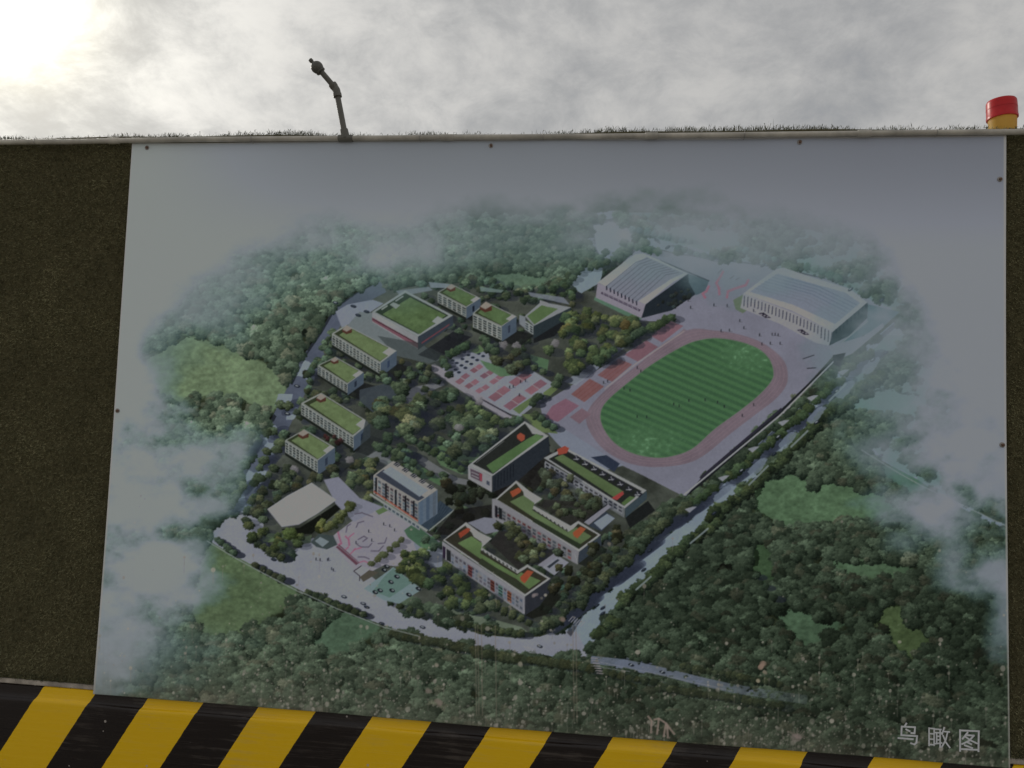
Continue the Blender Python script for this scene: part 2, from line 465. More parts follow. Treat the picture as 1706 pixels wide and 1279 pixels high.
# tree sprites: many leaf clumps, lit from the upper left
def sprite(seed, res=96):
    g = np.random.default_rng(seed)
    yy, xx = np.mgrid[0:res, 0:res]/(res-1)*2.4-1.2
    v = np.zeros((res, res)); a = np.zeros((res, res))
    n_ = 210
    ang = g.uniform(0, 2*np.pi, n_)
    lob = 0.80 + 0.13*np.sin(ang*g.integers(2, 5)+g.uniform(0, 6)) + 0.09*np.sin(ang*g.integers(5, 9)+g.uniform(0, 6))
    rr = np.sqrt(g.uniform(0, 1, n_))*lob
    cx, cy = rr*np.cos(ang), rr*np.sin(ang)*g.uniform(0.8, 1.0)
    zz = np.sqrt(np.clip(1-rr*rr, 0, 1))*g.uniform(0.2, 1, n_)
    for i in np.argsort(zz):
        b = 0.30 - 0.26*cx[i] - 0.34*cy[i] + 0.30*zz[i] + g.normal(0, 0.14)
        cr = g.uniform(0.08, 0.20)
        dx, dy = (xx-cx[i])/cr, (yy-cy[i])/cr/0.8
        d = np.hypot(dx, dy) + 0.35*np.sin(np.arctan2(dy, dx)*g.integers(3, 7) + g.uniform(0, 6))
        mk = d < 1
        sh = b - 0.10*(dx+1.2*dy) + g.normal(0, 0.05, xx.shape)
        v[mk] = sh[mk]; a[mk] = 1
    return np.clip(v, -0.1, 1.2), a
SPR = [sprite(100+i) for i in range(18)]
_cache = {}
def spr(k, d):
    if (k, d) not in _cache:
        v, a = SPR[k]; res = v.shape[0]
        ss = 4
        idx = ((np.arange(d*ss)+0.5)/(d*ss)*res).astype(int)
        A = a[idx][:, idx]; V = (v*a)[idx][:, idx]
        A = A.reshape(d, ss, d, ss).mean((1, 3)); V = V.reshape(d, ss, d, ss).mean((1, 3))/np.maximum(A, 1e-3)
        _cache[(k, d)] = (V.astype(np.float32), A.astype(np.float32))
    return _cache[(k, d)]
def tree(cx, cy, r, dark, light, a=1.0, shadow=0.0):
    if shadow:
        ell(cx+r*1.2, cy+r*0.40, r*1.5, r*0.72, (44, 47, 56), shadow, 0.1, 10)
    d = max(int(round(r*2.4)), 3)
    V, A = spr(random.randrange(len(SPR)), d)
    x0 = int(round(cx-OX-d/2)); y0 = int(round(cy-OY-d/2))
    xa, xb, ya, yb = max(x0, 0), min(x0+d, CW), max(y0, 0), min(y0+d, CH)
    if xb <= xa or yb <= ya: return
    V = V[ya-y0:yb-y0, xa-x0:xb-x0, None]; A = A[ya-y0:yb-y0, xa-x0:xb-x0, None]*a
    col = np.asarray(dark, np.float32)*(1-V) + np.asarray(light, np.float32)*V
    cv[ya:yb, xa:xb] = cv[ya:yb, xa:xb]*(1-A) + col*A
def jit(c, s):
    f = 1 + random.gauss(0, s); h_ = random.gauss(0, s*0.22)
    return (c[0]*f*(1+h_), c[1]*f, c[2]*f*(1-h_))
def inpoly(pts, x, y):
    ins = False
    for (ax, ay), (bx, by) in zip(pts, pts[1:]+pts[:1]):
        if (ay > y) != (by > y) and x < ax + (y-ay)*(bx-ax)/(by-ay): ins = not ins
    return ins
def grove(pts, r0, r1, dens, dark, light, var=0.16, shadow=0.0, warm=0.12):
    xs = [p[0] for p in pts]; ys = [p[1] for p in pts]
    area = 0.5*abs(sum(a[0]*b[1]-b[0]*a[1] for a, b in zip(pts, pts[1:]+pts[:1])))
    n_ = int(area/(math.pi*((r0+r1)/2)**2)*dens) + 1
    T = []
    while len(T) < n_:
        x, y = random.uniform(min(xs), max(xs)), random.uniform(min(ys), max(ys))
        if inpoly(pts, x, y): T.append((y, x))
    for y, x in sorted(T):
        d_, l_ = jit(dark, var*0.5), jit(light, var)
        if random.random() < warm: l_ = (l_[0]*1.05, l_[1]*0.95, l_[2]*0.95)
        tree(x, y, random.uniform(r0, r1), d_, l_, 1.0, shadow)
def row(x0, y0, x1, y1, n_, r, dark, light, shadow=0.6):
    for i in range(n_):
        t = i/max(n_-1, 1)
        tree(x0+(x1-x0)*t + random.uniform(-1, 1), y0+(y1-y0)*t + random.uniform(-1, 1), r*random.uniform(0.85, 1.15), jit(dark, 0.08), jit(light, 0.1), 1.0, shadow)

DK, LT = (33, 41, 36), (86, 100, 80)                 # tree colours of the print, as seen
DKs, LTs = (29, 35, 31), (66, 76, 61)
PALE, ROAD, SHAD = (121, 122, 132), (114, 124, 138), (52, 56, 68)

# --- ground of the print
cv[:] = (50, 55, 42)
cv *= (1 + 0.35*(NZ_MID-0.5)*2)[..., None]
lawns = [
 ([(235,600),(270,575),(310,555),(350,570),(400,588),(440,606),(474,625),(482,655),(462,690),(400,668),(340,662),(290,672),(255,650)], (100,119,92)),
 ([(350,900),(400,928),(440,948),(480,972),(508,985),(480,1010),(450,1030),(420,1052),(370,1068),(330,1060),(310,1000),(325,940)], (82,100,74)),
 ([(560,1022),(590,1026),(650,1048),(640,1056),(610,1062),(590,1078),(566,1110),(545,1102),(528,1085),(512,1066),(530,1055)], (76,98,80)),
 ([(1262,805),(1300,784),(1370,800),(1420,812),(1480,826),(1500,850),(1450,868),(1380,874),(1310,880),(1285,862),(1250,846)], (80,105,80)),
 ([(1360,925),(1400,932),(1440,934),(1500,934),(1534,950),(1500,967),(1450,965),(1400,958)], (74,96,74)),
 ([(1288,1018),(1322,1014),(1380,1030),(1425,1040),(1380,1058),(1350,1082),(1318,1064)], (72,94,74)),
 ([(1456,1022),(1480,1008),(1506,1008),(1512,1040),(1560,1068),(1530,1090),(1508,1098),(1470,1060)], (72,88,60)),
 ([(790,470),(830,452),(870,456),(915,458),(924,474),(870,486),(810,482)], (84,104,86)),
 ([(1400,672),(1470,650),(1530,660),(1570,680),(1500,692),(1440,692)], (92,114,104)),
 ([(1075,375),(1160,370),(1240,395),(1230,420),(1150,415),(1090,400)], (96,118,112)),
 ([(1310,430),(1360,420),(1400,440),(1370,455),(1330,450)], (92,114,106)),
 ([(605,452),(640,455),(640,480),(612,482)], (88,112,98)),
 ([(1460,770),(1500,780),(1560,810),(1540,830),(1490,815)], (70,98,84)),
 ([(1255,900),(1290,915),(1290,985),(1262,975),(1248,950)], (60,80,58)),
]
for p, c in lawns:
    soft(p, [(a*0.86+b*0.14)*0.95 for a, b in zip(c, (104,110,92))], 0.95, 0.26, 22)
    soft(p, (c[0]*1.06, c[1]*1.0, c[2]*1.0), 0.55, 0.30, 40, NZ_FINE)

campus = [(555,535),(620,485),(700,470),(740,465),(840,480),(900,495),(990,470),(1060,405),(1120,420),(1270,440),(1370,462),(1470,505),(1500,518),(1475,540),(1142,828),(1060,880),(1000,960),(930,1040),(880,1052),(800,1040),(740,1018),(690,1000),(600,980),(540,940),(430,900),(400,870),(400,830),(430,780),(470,700),(500,620),(530,570)]
poly(campus, (70,73,67), 1.0, 0.35)
# roads
left_road = [(640,478),(600,498),(566,522),(545,560),(518,600),(500,640),(478,685),(458,725),(432,775),(412,815),(395,850)]
poly(spread(left_road, 20, 40), (80,85,98), 1.0, 0.12)
for q in ([(500,600),(515,604),(532,615),(522,641),(505,628),(487,628),(492,612)], [(466,658),(490,658),(485,676),(460,678)], [(482,686),(500,678),(492,700),(478,702)], [(434,724),(460,710),(465,718),(455,732),(472,735),(468,745),(455,762),(450,748),(430,738)], [(396,788),(410,782),(425,790),(447,785),(442,805),(420,812),(393,808)], [(384,838),(408,822),(412,846),(395,855)]):
    soft(q, (116,124,138), 1.0, 0.03, 4)
road_r = [(955,1080),(990,1020),(1040,968),(1100,920),(1150,876),(1215,812),(1262,768),(1310,722),(1352,686),(1400,640),(1445,596),(1500,548)]
poly(spread(road_r, 50, 30), ROAD, 1.0, 0.04)
poly([(930,1048),(965,1042),(985,1096),(950,1100),(900,1088),(880,1078),(900,1064)], ROAD, 1.0, 0.04)
poly([(345,880),(372,862),(418,848),(440,852),(440,880),(450,915),(520,968),(600,1018),(660,1030),(700,1025),(760,1040),(800,1056),(860,1062),(900,1060),(935,1048),(962,1052),(985,1098),(940,1092),(870,1088),(800,1078),(740,1066),(680,1056),(640,1042),(560,1012),(500,984),(440,952),(390,926),(345,900)], PALE, 1.0, 0.05)
poly(spread([(985,1098),(1040,1104),(1100,1117),(1160,1132),(1220,1146),(1290,1158),(1350,1166)], 20, 18), (96,102,116), 1.0, 0.12)
poly([(1436,748),(1470,745),(1492,757),(1560,800),(1600,835),(1660,870),(1682,872),(1660,880),(1600,845),(1530,800),(1455,760)], (112,116,128), 1.0, 0.05)
soft([(965,365),(1035,352),(1055,380),(1045,425),(1000,445),(975,410)], (122,124,138), 1.0, 0.05, 14)
poly([(1050,385),(1110,400),(1200,422),(1290,438),(1380,462),(1470,500),(1500,520),(1490,530),(1440,500),(1330,460),(1240,442),(1130,425),(1060,402)], (108,116,126), 1.0)
line([(1060,386),(1130,402),(1220,425),(1300,440)], 3, (120,130,132))
# entry court, rose court, side grounds
poly([(470,938),(505,905),(522,897),(562,912),(600,945),(650,985),(668,1006),(705,1034),(640,1034),(560,1000),(500,972)], (123,124,134), 1.0, 0.03)
poly([(540,905),(588,868),(628,842),(690,872),(742,908),(735,935),(690,945),(640,942),(602,962),(560,915)], (126,122,132), 1.0, 0.03)
poly([(690,905),(738,905),(738,945),(705,945)], (112,116,126))
# ground round the stadium and the sports halls
poly([(993,495),(1010,470),(1062,410),(1120,420),(1200,436),(1290,442),(1380,466),(1460,505),(1500,518),(1478,540),(1392,590),(1300,690),(1142,828),(1068,790),(1000,758),(905,695),(900,675),(932,655),(1130,535),(1070,535)], (112,111,123), 1.0, 0.05)
poly([(902,690),(1005,755),(1040,775),(985,790),(930,740),(908,715)], (112,116,128), 1.0, 0.04)
# court plaza with round benches
poly([(735,618),(752,598),(790,580),(812,582),(818,600),(835,618),(852,626),(882,614),(925,640),(912,660),(868,694),(852,690),(800,664),(755,640)], (120,122,134), 1.0, 0.04)
poly([(712,612),(725,606),(860,698),(850,704),(800,672),(752,640)], (124,120,126), 1.0)
line([(801,664),(852,692)], 2, (48,46,56))
for px_, py_ in [(455,165),(550,155),(655,135),(600,180),(495,195),(645,205),(435,235),(540,220),(585,245),(335,250),(480,262),(525,285),(378,275),(425,300),(465,325),(315,318),(365,342),(400,370),(275,290)]:
    ell(700+px_/6.09, 560+py_/6.09, 3.3, 2.0, (46,52,62))
def diamond(cx, cy, w, h_, col):
    poly([(cx-w, cy+h_*0.15), (cx+w*0.12, cy-h_), (cx+w, cy-h_*0.15), (cx-w*0.12, cy+h_)], col, 1.0, 0.08)
for a_, b_, big in [((410,460),(465,410),0),((505,505),(560,470),0),((612,552),(665,525),0),((560,345),(600,318),0),((660,402),(716,370),0),((755,460),(815,415),0),((980,462),(1065,405),1),((1140,545),(1218,490),1),((770,615),(850,555),1),((925,702),(1008,640),1)]:
    for q in (a_, b_):
        diamond(700+q[0]/6.09, 560+q[1]/6.09, 12.6 if big else 8.2, 8.4 if big else 5.6, jit((120,88,96), 0.05))
    mx_, my_ = 700+(a_[0]+b_[0])/12.18, 560+(a_[1]+b_[1])/12.18
    w_ = 6.5 if big else 4
    line([(mx_-w_, my_-w_*0.62), (mx_+w_, my_+w_*0.62)], 1.2, (132,126,128))
# park lawns
for p, c in [([(715,742),(760,735),(800,748),(826,765),(800,788),(770,790),(735,775)], (84,104,78)),
             ([(640,770),(680,760),(720,790),(705,800),(670,785)], (78,100,72)),
             ([(680,765),(725,790),(745,800),(735,810),(690,785)], (78,100,74)),
             ([(870,690),(905,690),(930,722),(900,720)], (92,104,72)), ([(855,682),(886,662),(890,668),(866,690)], (92,106,74)), ([(905,655),(925,640),(930,648),(912,664)], (94,106,72)),
             ([(800,600),(850,615),(860,625),(835,628),(812,615)], (84,106,82)), ([(880,590),(915,600),(912,622),(895,615)], (82,104,80)),
             ([(614,838),(638,828),(660,845),(632,858)], (84,100,70)), ([(674,884),(690,872),(722,896),(702,912),(680,895)], (72,96,78)), ([(700,905),(722,893),(733,905),(728,918),(706,915)], (82,108,82)),
             ([(425,888),(470,890),(480,900),(440,905)], (92,108,78)), ([(485,900),(520,892),(518,905),(490,910)], (86,98,76)),
             ([(690,1004),(740,1010),(820,1030),(870,1044),(880,1052),(800,1040),(720,1024)], (96,104,90)),
             ([(992,494),(1070,530),(1064,536),(990,500)], (82,106,90)), ([(782,585),(800,575),(810,585),(795,590)], (92,110,80))]:
    poly(p, c, 1.0, 0.14)
# stadium
TR = smooth([(977,700),(985,676),(1015,645),(1060,610),(1110,570),(1150,549),(1185,550),(1222,555),(1262,567),(1292,586),(1309,606),(1313,630),(1307,648),(1289,668),(1260,690),(1215,724.5),(1174,758),(1140,773),(1090,778),(1050,772),(1015,755),(990,730)])
FI = smooth([(1001,690),(1012,668),(1050,635),(1090,605),(1140,576),(1170,566),(1200,564),(1235,570),(1265,582),(1283,600),(1289,622),(1284,637),(1265,658),(1235,682.6),(1191,714.6),(1154,747),(1119,760),(1090,762),(1055,755),(1025,738),(1006,713)])
poly([(965,700),(1140,548),(1165,560),(1010,690)], (110,98,105), 1.0, 0.05)
poly(TR, (110,97,105), 1.0, 0.06)
for k in (0.25, 0.5, 0.75):
    q = [(np.array(a)*(1-k) + np.array(b)*k) for a, b in zip(TR, FI)]
    line([tuple(p) for p in q] + [tuple(q[0])], 0.8, (128,108,114), 0.55)
m_, s_ = pmask(FI)
st = ((YY[s_] - 0.44*XX[s_] + (XX[s_]-1140)*0.02)/6.2)
st = 0.5+0.5*np.sign(np.sin(st*math.pi))*sstep(0.0, 0.5, np.abs(np.sin(st*math.pi)))
g1, g2 = np.array((73,104,73), np.float32), np.array((64,91,67), np.float32)
gc = g1*st[..., None] + g2*(1-st[..., None])
endp = np.exp(-(((XX[s_]-1075)/50)**2 + ((YY[s_]-735)/22)**2)) + np.exp(-(((XX[s_]-1250)/45)**2 + ((YY[s_]-590)/25)**2))
plain = np.array((73,102,74), np.float32)*(1+0.25*(NZ_FINE[s_]-0.4))[..., None]
e_ = np.clip(endp*1.4, 0, 1)[..., None]
gc = gc*(1-e_) + plain*e_
gc += ((NZ_FINE[s_]-0.62).clip(0)*60*np.clip(endp*1.6, 0, 1))[..., None]
w_ = m_[..., None]; cv[s_] = cv[s_]*(1-w_) + gc*w_
for k in (0.0,):
    line([tuple(p) for p in FI] + [tuple(FI[0])], 1.0, (92,112,88), 0.6)
# running lanes and courts west of the track
for q, c in [([(920,677),(943,664),(965.5,676),(930,703),(908,695)], (118,88,100)), ([(952,657),(983,631),(1007,644),(974,670)], (116,84,84)), ([(996,625),(1031,597.6),(1054,607),(1020,636)], (116,86,88)), ([(1041,591),(1077.6,567),(1097,578),(1063,602.5)], (114,86,94)), ([(1085,560),(1117,535),(1139,543),(1103.5,570.5)], (116,88,96)), ([(950,695),(970,680),(985,690),(966,706)], (112,92,100))]:
    poly(q, c, 1.0, 0.06)
    if q[0][0] in (996, 952):
        for t in (0.25, 0.5, 0.75):
            a_ = np.array(q[0])*(1-t)+np.array(q[3])*t; b_ = np.array(q[1])*(1-t)+np.array(q[2])*t
            line([tuple(a_), tuple(b_)], 0.8, (110,64,62), 0.6)
line([(1008,648),(1060,606),(1140,552)], 2.5, (132,122,122), 0.8)
line([(978,628),(1046,572)], 3.0, (58,62,80)); poly([(940,636),(1046,568),(1050,572),(982,626),(960,642)], (120,124,136), 0.8)
# east edge wall of the stadium ground
poly([(1142,828),(1168,797),(1300,684),(1392,596),(1474,532),(1476,540),(1395,606),(1302,694),(1175,806)], (38,40,40))
line([(1168,796),(1302,682)], 4.5, (52,50,60)); line([(1140,824),(1300,694),(1390,604),(1474,535)], 2.2, (128,126,134))
line([(1266,688),(1264,700)], 0.8, (120,120,126)); line([(1338,598),(1357,592)], 1.4, (52,52,58)); line([(1345,614),(1360,613)], 1.4, (52,52,58))

for q in ([(1045,355),(1250,370),(1420,400),(1520,480),(1500,520),(1380,462),(1270,440),(1110,400),(1050,385)], [(1480,560),(1560,560),(1640,700),(1640,860),(1480,770),(1400,690),(1420,640)]):
    soft(q, (92,112,106), 0.9, 0.12, 14)
# --- forest beyond the campus
mask_keep = np.zeros((CH, CW), np.float32)
def addmask(p, g=0):
    mk = pmask(p)
    if mk is not None: mask_keep[mk[1]] = np.maximum(mask_keep[mk[1]], mk[0])
addmask(campus)
mask_lawn = np.zeros((CH, CW), np.float32)
for p, c in lawns:
    mk = pmask(p); mask_lawn[mk[1]] = np.maximum(mask_lawn[mk[1]], mk[0])
for ax in (0, 1):
    k = 22
    pad = [(0, 0), (0, 0)]; pad[ax] = (k//2, k-k//2)
    cs = np.cumsum(np.pad(mask_lawn, pad, mode='edge'), axis=ax)
    mask_lawn = ((np.take(cs, range(k, cs.shape[ax]), ax) - np.take(cs, range(0, cs.shape[ax]-k), ax))/k)[:CH, :CW]
mask_keep = np.maximum(mask_keep, (mask_lawn > 0.40+(NZ_MID-0.5)*1.1+(NZ_FINE-0.5)*0.5).astype(np.float32))
addmask(spread(road_r, 46, 30)); addmask(spread(left_road, 34, 44))
addmask([(345,875),(372,858),(430,848),(450,915),(520,968),(600,1018),(700,1025),(800,1050),(935,1048),(985,1098),(940,1094),(870,1094),(800,1084),(680,1060),(560,1016),(440,956),(345,905)])
addmask(spread([(985,1098),(1040,1104),(1100,1117),(1160,1132),(1220,1146),(1290,1158)], 20, 9))
addmask([(1436,742),(1470,740),(1600,832),(1682,868),(1682,884),(1600,850),(1455,764)])
addmask([(470,938),(505,905),(562,912),(668,1006),(705,1034),(640,1034),(560,1000),(500,972)])
addmask([(540,905),(628,842),(742,908),(735,935),(668,1006),(602,962)])
addmask([(980,372),(1030,362),(1045,380),(1040,420),(1000,440),(985,410)])
fs = np.roll(np.roll(1-mask_keep, 9, 1), 4, 0)*mask_keep
fs *= sstep(0.25, 0.5, NZ_FINE*0.5+NZ_MID*0.5)
cv *= (1-0.42*fs)[..., None]
T = []
y = 365.0
while y < 1300:
    r_ = 7.5 + (y-365)/900*4.0
    x = 140 + random.uniform(0, r_)
    while x < 1700:
        xx_, yy_ = x + random.uniform(-r_, r_)*0.95, y + random.uniform(-r_, r_)*0.7
        ix, iy = int(xx_-OX), int(yy_-OY)
        thin = 0.55 if ((xx_ > 1045 and yy_ < 500) or (xx_ > 1470 and yy_ < 800)) and NZ_MID[min(max(iy, 0), CH-1), min(max(ix, 0), CW-1)] < 0.56 else 0.0
        if 0 <= ix < CW and 0 <= iy < CH and mask_keep[iy, ix] < 0.5 and random.random() > thin*1.5:
            T.append((yy_, xx_, r_*random.choice((0.6, 0.8, 1.0, 1.2, 1.5, 1.8))*random.uniform(0.9, 1.15)))
        x += r_*1.12
    y += r_*0.80
for yy_, xx_, r_ in sorted(T):
    k = NZ_BIG[int(yy_-OY), int(xx_-OX)]
    w = min(max((xx_-600)/700, 0), 1)*0.5 + min(max((yy_-800)/300, 0), 1)*0.6   # print darkens to the foreground; lens haze over the upper left painted in too
    w = min(w, 1)
    l_ = [a*(1-w)+b*w for a, b in zip((99,112,93), (67,77,63))]
    d_ = [a*(1-w)+b*w for a, b in zip((43,53,46), (27,33,27))]
    f = 0.70 + 0.62*k + random.gauss(0, 0.13)
    l_ = [c*f for c in l_]
    if random.random() < 0.14: l_ = [l_[0]*1.05, l_[1]*0.95, l_[2]*0.96]
    tree(xx_, yy_, r_, d_, l_)

# --- trees along roads, with shadows on the paving
def clump(cx, cy, n_, sx, sy, r, dark=DK, light=LT, shadow=0.0, slope=-0.75):
    if shadow:
        for i in range(n_+1):
            t = (i/max(n_, 1)-0.5)
            ell(cx+t*sx+r*1.5, cy+t*sx*slope+r*0.5, r*1.5, r*0.8, (50,54,66), shadow, -0.3, 12)
    pts = [(cx+(i/max(n_-1, 1)-0.5)*sx, cy+(i/max(n_-1, 1)-0.5)*sx*slope + random.uniform(-sy, sy)) for i in range(n_)]
    for px_, py_ in sorted(pts, key=lambda q: q[1]):
        tree(px_, py_, r*random.uniform(0.85, 1.2), jit(dark, 0.08), jit(light, 0.1))
for cx, cy in [(1430,602),(1381,648),(1330,696),(1281,738),(1230,782),(1170,828)]:
    clump(cx, cy, 8, 44, 4, 9, (34,42,33), (80,94,68), 0.5)
for cx, cy in [(1128,856),(1100,872),(1062,912),(1030,950),(990,975),(960,1005),(925,1030)]:
    clump(cx, cy, 10, 36, 9, 10, DKs, (84,92,72), 0.5)
for cx, cy, n_ in [(1452,640,6),(1395,682,2),(1344,722,3),(1295,775,5),(1225,832,5),(1180,880,6),(1120,925,4),(1095,955,5),(1050,990,5),(1010,1045,5),(1330,740,4),(1370,700,3),(1200,850,5),(1150,900,4),(1260,805,4),(1420,665,3)]:
    clump(cx, cy, n_+3, 36, 7, 10, DKs, (76,87,62))
poly([(1142,828),(1168,797),(1300,684),(1392,596),(1474,532),(1475,536),(1394,602),(1302,690),(1174,803)], (40,42,44))
line([(1168,796),(1302,682)], 4.0, (52,50,60)); line([(1140,824),(1300,692),(1390,602),(1474,534)], 2.6, (132,132,140))
for x_, y_ in ((1452,612),(1408,652),(1360,694),(1312,736),(1262,780),(1204,826),(1160,870),(1122,900)):
    soft([(x_-16, y_+8), (x_+2, y_-12), (x_+20, y_-18), (x_+8, y_+2), (x_-4, y_+14)], (112,121,133), 0.7, 0.03, 8)
for cx, cy, n_ in [(552,585,4),(508,690,4),(475,675,2),(452,720,3),(468,740,4),(440,765,4),(415,742,3),(400,810,4),(430,805,3),(385,840,3)]:
    clump(cx, cy, n_, 12, 10, 8.5, (36,42,34), (90,102,80), 0.5, -1.2)
row(362,900,390,922,5,7,DK,LT,0.8); row(428,944,470,966,5,8,DKs,(78,82,64),0.85); row(515,990,605,1024,9,8,DKs,(74,82,62),0.8)
row(420,900,470,930,6,8.5,DKs,(76,82,60),0.8); row(652,1004,700,1022,4,8,DKs,(80,88,64),0.5)
row(765,1038,870,1056,11,8,DKs,(76,84,62),0.6); row(655,1056,800,1084,18,10,DKs,(70,74,56),0.3); row(795,1088,985,1112,22,10,DKs,(70,74,54),0.2)
row(1010,1120,1090,1136,7,8,DKs,(70,74,54),0.3); row(1100,1144,1300,1176,22,9,DKs,(66,72,54),0.2); row(1140,1110,1300,1140,16,8,DKs,(66,72,54),0.0)
row(1055,382,1150,402,9,7,(52,66,66),(92,112,108),0.2); row(1130,412,1185,430,6,6,(46,60,58),(82,102,94),0.4); row(1235,416,1290,432,7,7,(42,58,52),(84,106,92),0.3); row(1346,444,1396,462,5,8,(40,58,50),(80,104,88),0.3)
row(1040,405,1095,420,6,8,(42,54,46),(84,102,84),0.2)
row(990,440,1010,420,3,8,DK,LT,0.2); row(1290,995,1260,960,3,8,DKs,LTs)

fade = pmask(spread([(985,1098),(1040,1104),(1100,1117),(1160,1132),(1220,1146),(1290,1158),(1345,1166)], 13, 15))
fade = (fade[0]*sstep(0.30, 0.42, NZ_FINE[fade[1]]*0.5+NZ_MID[fade[1]]*0.5)*(1-0.75*sstep(1150, 1345, XX[fade[1]])), fade[1])
fill(fade, (98,104,118), 0.9)
# --- buildings of the print
def Q(L_, T_, R_, B_, u, v):
    L_, T_, R_, B_ = map(np.array, (L_, T_, R_, B_))
    return tuple((L_*(1-u)+B_*u)*(1-v) + (T_*(1-u)+R_*u)*v)
def facade(A, B, h0, h1, wall, win, nc, nr, top=0.14, bot=0.08, gw=0.62, gh=0.55, a=1.0):
    A, B = np.array(A, float), np.array(B, float)
    F = lambda s, t: tuple(A*(1-s)+B*s + np.array((0, (h0*(1-s)+h1*s)*t)))
    poly([F(0, 0), F(1, 0), F(1, 1), F(0, 1)], wall, a, 0.05)
    for i in range(nc):
        for j in range(nr):
            s0 = (i+0.5-gw/2)/nc; s1 = (i+0.5+gw/2)/nc
            ch = (1-top-bot)/nr; t0 = top+ch*(j+0.5-gh/2); t1 = top+ch*(j+0.5+gh/2)
            c = jit(win, 0.15) if not isinstance(win, list) else jit(random.choice(win), 0.12)
            poly([F(s0, t0), F(s1, t0), F(s1, t1), F(s0, t1)], c, a)
def shade_r(B, R_, h, ext, col=(38,39,40), a=0.8):
    B, R_ = np.array(B, float), np.array(R_, float)
    poly([tuple(B+(0, h)), tuple(R_+(0, h*0.9)), tuple(R_+(ext, h*1.2)), tuple(B+(ext, h*1.35))], col, a)
def green_block(L_, T_, R_, B_, h, nc, nr, hR=1.25, cab=True, green=(97,110,78)):
    shade_r(B_, R_, h*hR, h*1.3)
    poly([L_, tuple(np.array(L_)+(0, h*1.25)), tuple(np.array(B_)+(0, h*1.3)), B_], (40,44,40))
    facade(B_, R_, h*hR, h*hR, (74,84,96), (52,60,74), 1, 1, 0.1, 0.1, 0.14, 0.6)
    facade(L_, B_, h, h, (126,128,124), (62,68,68), nc, nr, 0.10, 0.04, 0.68, 0.62)
    poly([L_, T_, R_, B_], (124,126,122))
    q = [Q(L_, T_, R_, B_, u, v) for u, v in ((0.03, 0.05), (0.03, 0.94), (0.97, 0.94), (0.97, 0.05))]
    poly(q, (58,64,48))
    q = [Q(L_, T_, R_, B_, u, v) for u, v in ((0.10, 0.16), (0.10, 0.92), (0.965, 0.92), (0.965, 0.08))]
    poly(q, green, 1.0, 0.10, NZ_FINE)
    if cab:
        c0 = np.array(Q(L_, T_, R_, B_, 0.06, 0.85)); s = h*0.36
        poly([tuple(c0+(-s*1.2, s*0.4)), tuple(c0+(0, -s*0.5)), tuple(c0+(s*1.2, s*0.4)), tuple(c0+(s*1.2, s*1.2)), tuple(c0+(-s*0.2, s*1.6)), tuple(c0+(-s*1.2, s*1.0))], (82,56,48))
        poly([tuple(c0+(-s*1.2, s*0.4)), tuple(c0+(0, -s*0.6)), tuple(c0+(s*1.2, s*0.2)), tuple(c0+(-s*0.1, s*1.0))], (128,120,112))
        q = [Q(L_, T_, R_, B_, u, v) for u, v in ((0.86, 0.55), (0.86, 0.98), (0.985, 0.98), (0.985, 0.55))]
        poly(q, (132,134,138))
poly([(655,668),(690,645),(738,636),(742,642),(700,660),(668,682)], (112,112,118), 0.8); poly([(604,742),(640,750),(668,778),(700,800),(694,806),(640,772),(600,756)], (108,110,114), 0.8); poly([(690,752),(760,795),(785,800),(778,808),(740,802),(684,760)], (112,112,116), 0.75)
grove([(560,545),(640,600),(700,600),(740,640),(830,700),(780,790),(720,800),(640,770),(560,790),(440,800),(430,780),(500,640)], 6, 10, 0.45, DKs, LT, shadow=0.5)
grove([(700,480),(960,500),(930,560),(870,600),(800,590),(740,560)], 5, 9, 0.5, DKs, LT, shadow=0.4)
grove([(740,800),(830,830),(900,800),(1000,880),(1060,880),(930,1030),(800,1030),(700,990),(690,950)], 6, 9, 0.4, DKs, LT, shadow=0.4)
# trees behind the north buildings
grove([(700,478),(760,470),(800,460),(840,470),(900,480),(940,500),(920,505),(860,500),(800,488),(740,490)], 6, 8, 1.6, DK, LT, shadow=0.3)
grove([(905,470),(990,440),(1000,470),(960,500),(925,495)], 6, 9, 1.5, DK, (84,100,76), shadow=0.3)
grove([(615,470),(660,462),(740,462),(740,475),(680,480),(640,488)], 6, 9, 1.5, DK, LT)
poly([(660,485),(715,478),(722,484),(668,494)], (112,118,126), 0.8); poly([(715,470),(752,474),(750,480),(718,480)], (114,120,128), 0.9); poly([(800,478),(840,484),(836,488),(802,486)], (104,118,116), 0.8); poly([(880,487),(940,496),(950,508),(885,494)], (112,116,126), 0.8)
poly([(560,520),(580,508),(622,500),(640,506),(596,535),(570,546)], (116,120,134)); poly([(575,548),(600,520),(625,522),(700,570),(735,600),(715,606),(650,590),(590,560)], (104,110,112))
soft([(955,475),(972,448),(1005,446),(1002,470),(970,490)], (112,122,130), 1.0, 0.05, 6); row(950,470,975,440,5,7,DK,LT,0.3); row(985,445,1012,436,4,8,DK,LT,0.3)
green_block((730,487.6),(753,473.6),(801.7,497.5),(777.8,512.5),17,6,4,1.15, green=(84,101,70))
green_block((788.7,522.5),(810.7,503.5),(861.5,527.5),(836.6,544.4),23,6,5,1.1, green=(84,101,70))
poly([(889,546),(952,514),(955,530),(925,560),(890,572)], (40,42,44))
poly([(889.5,543.5),(952,512.5),(950,528),(889.5,565)], (50,58,62)); facade((875,534),(889.5,543.5),15,15,(126,130,130),(54,60,62),2,3)
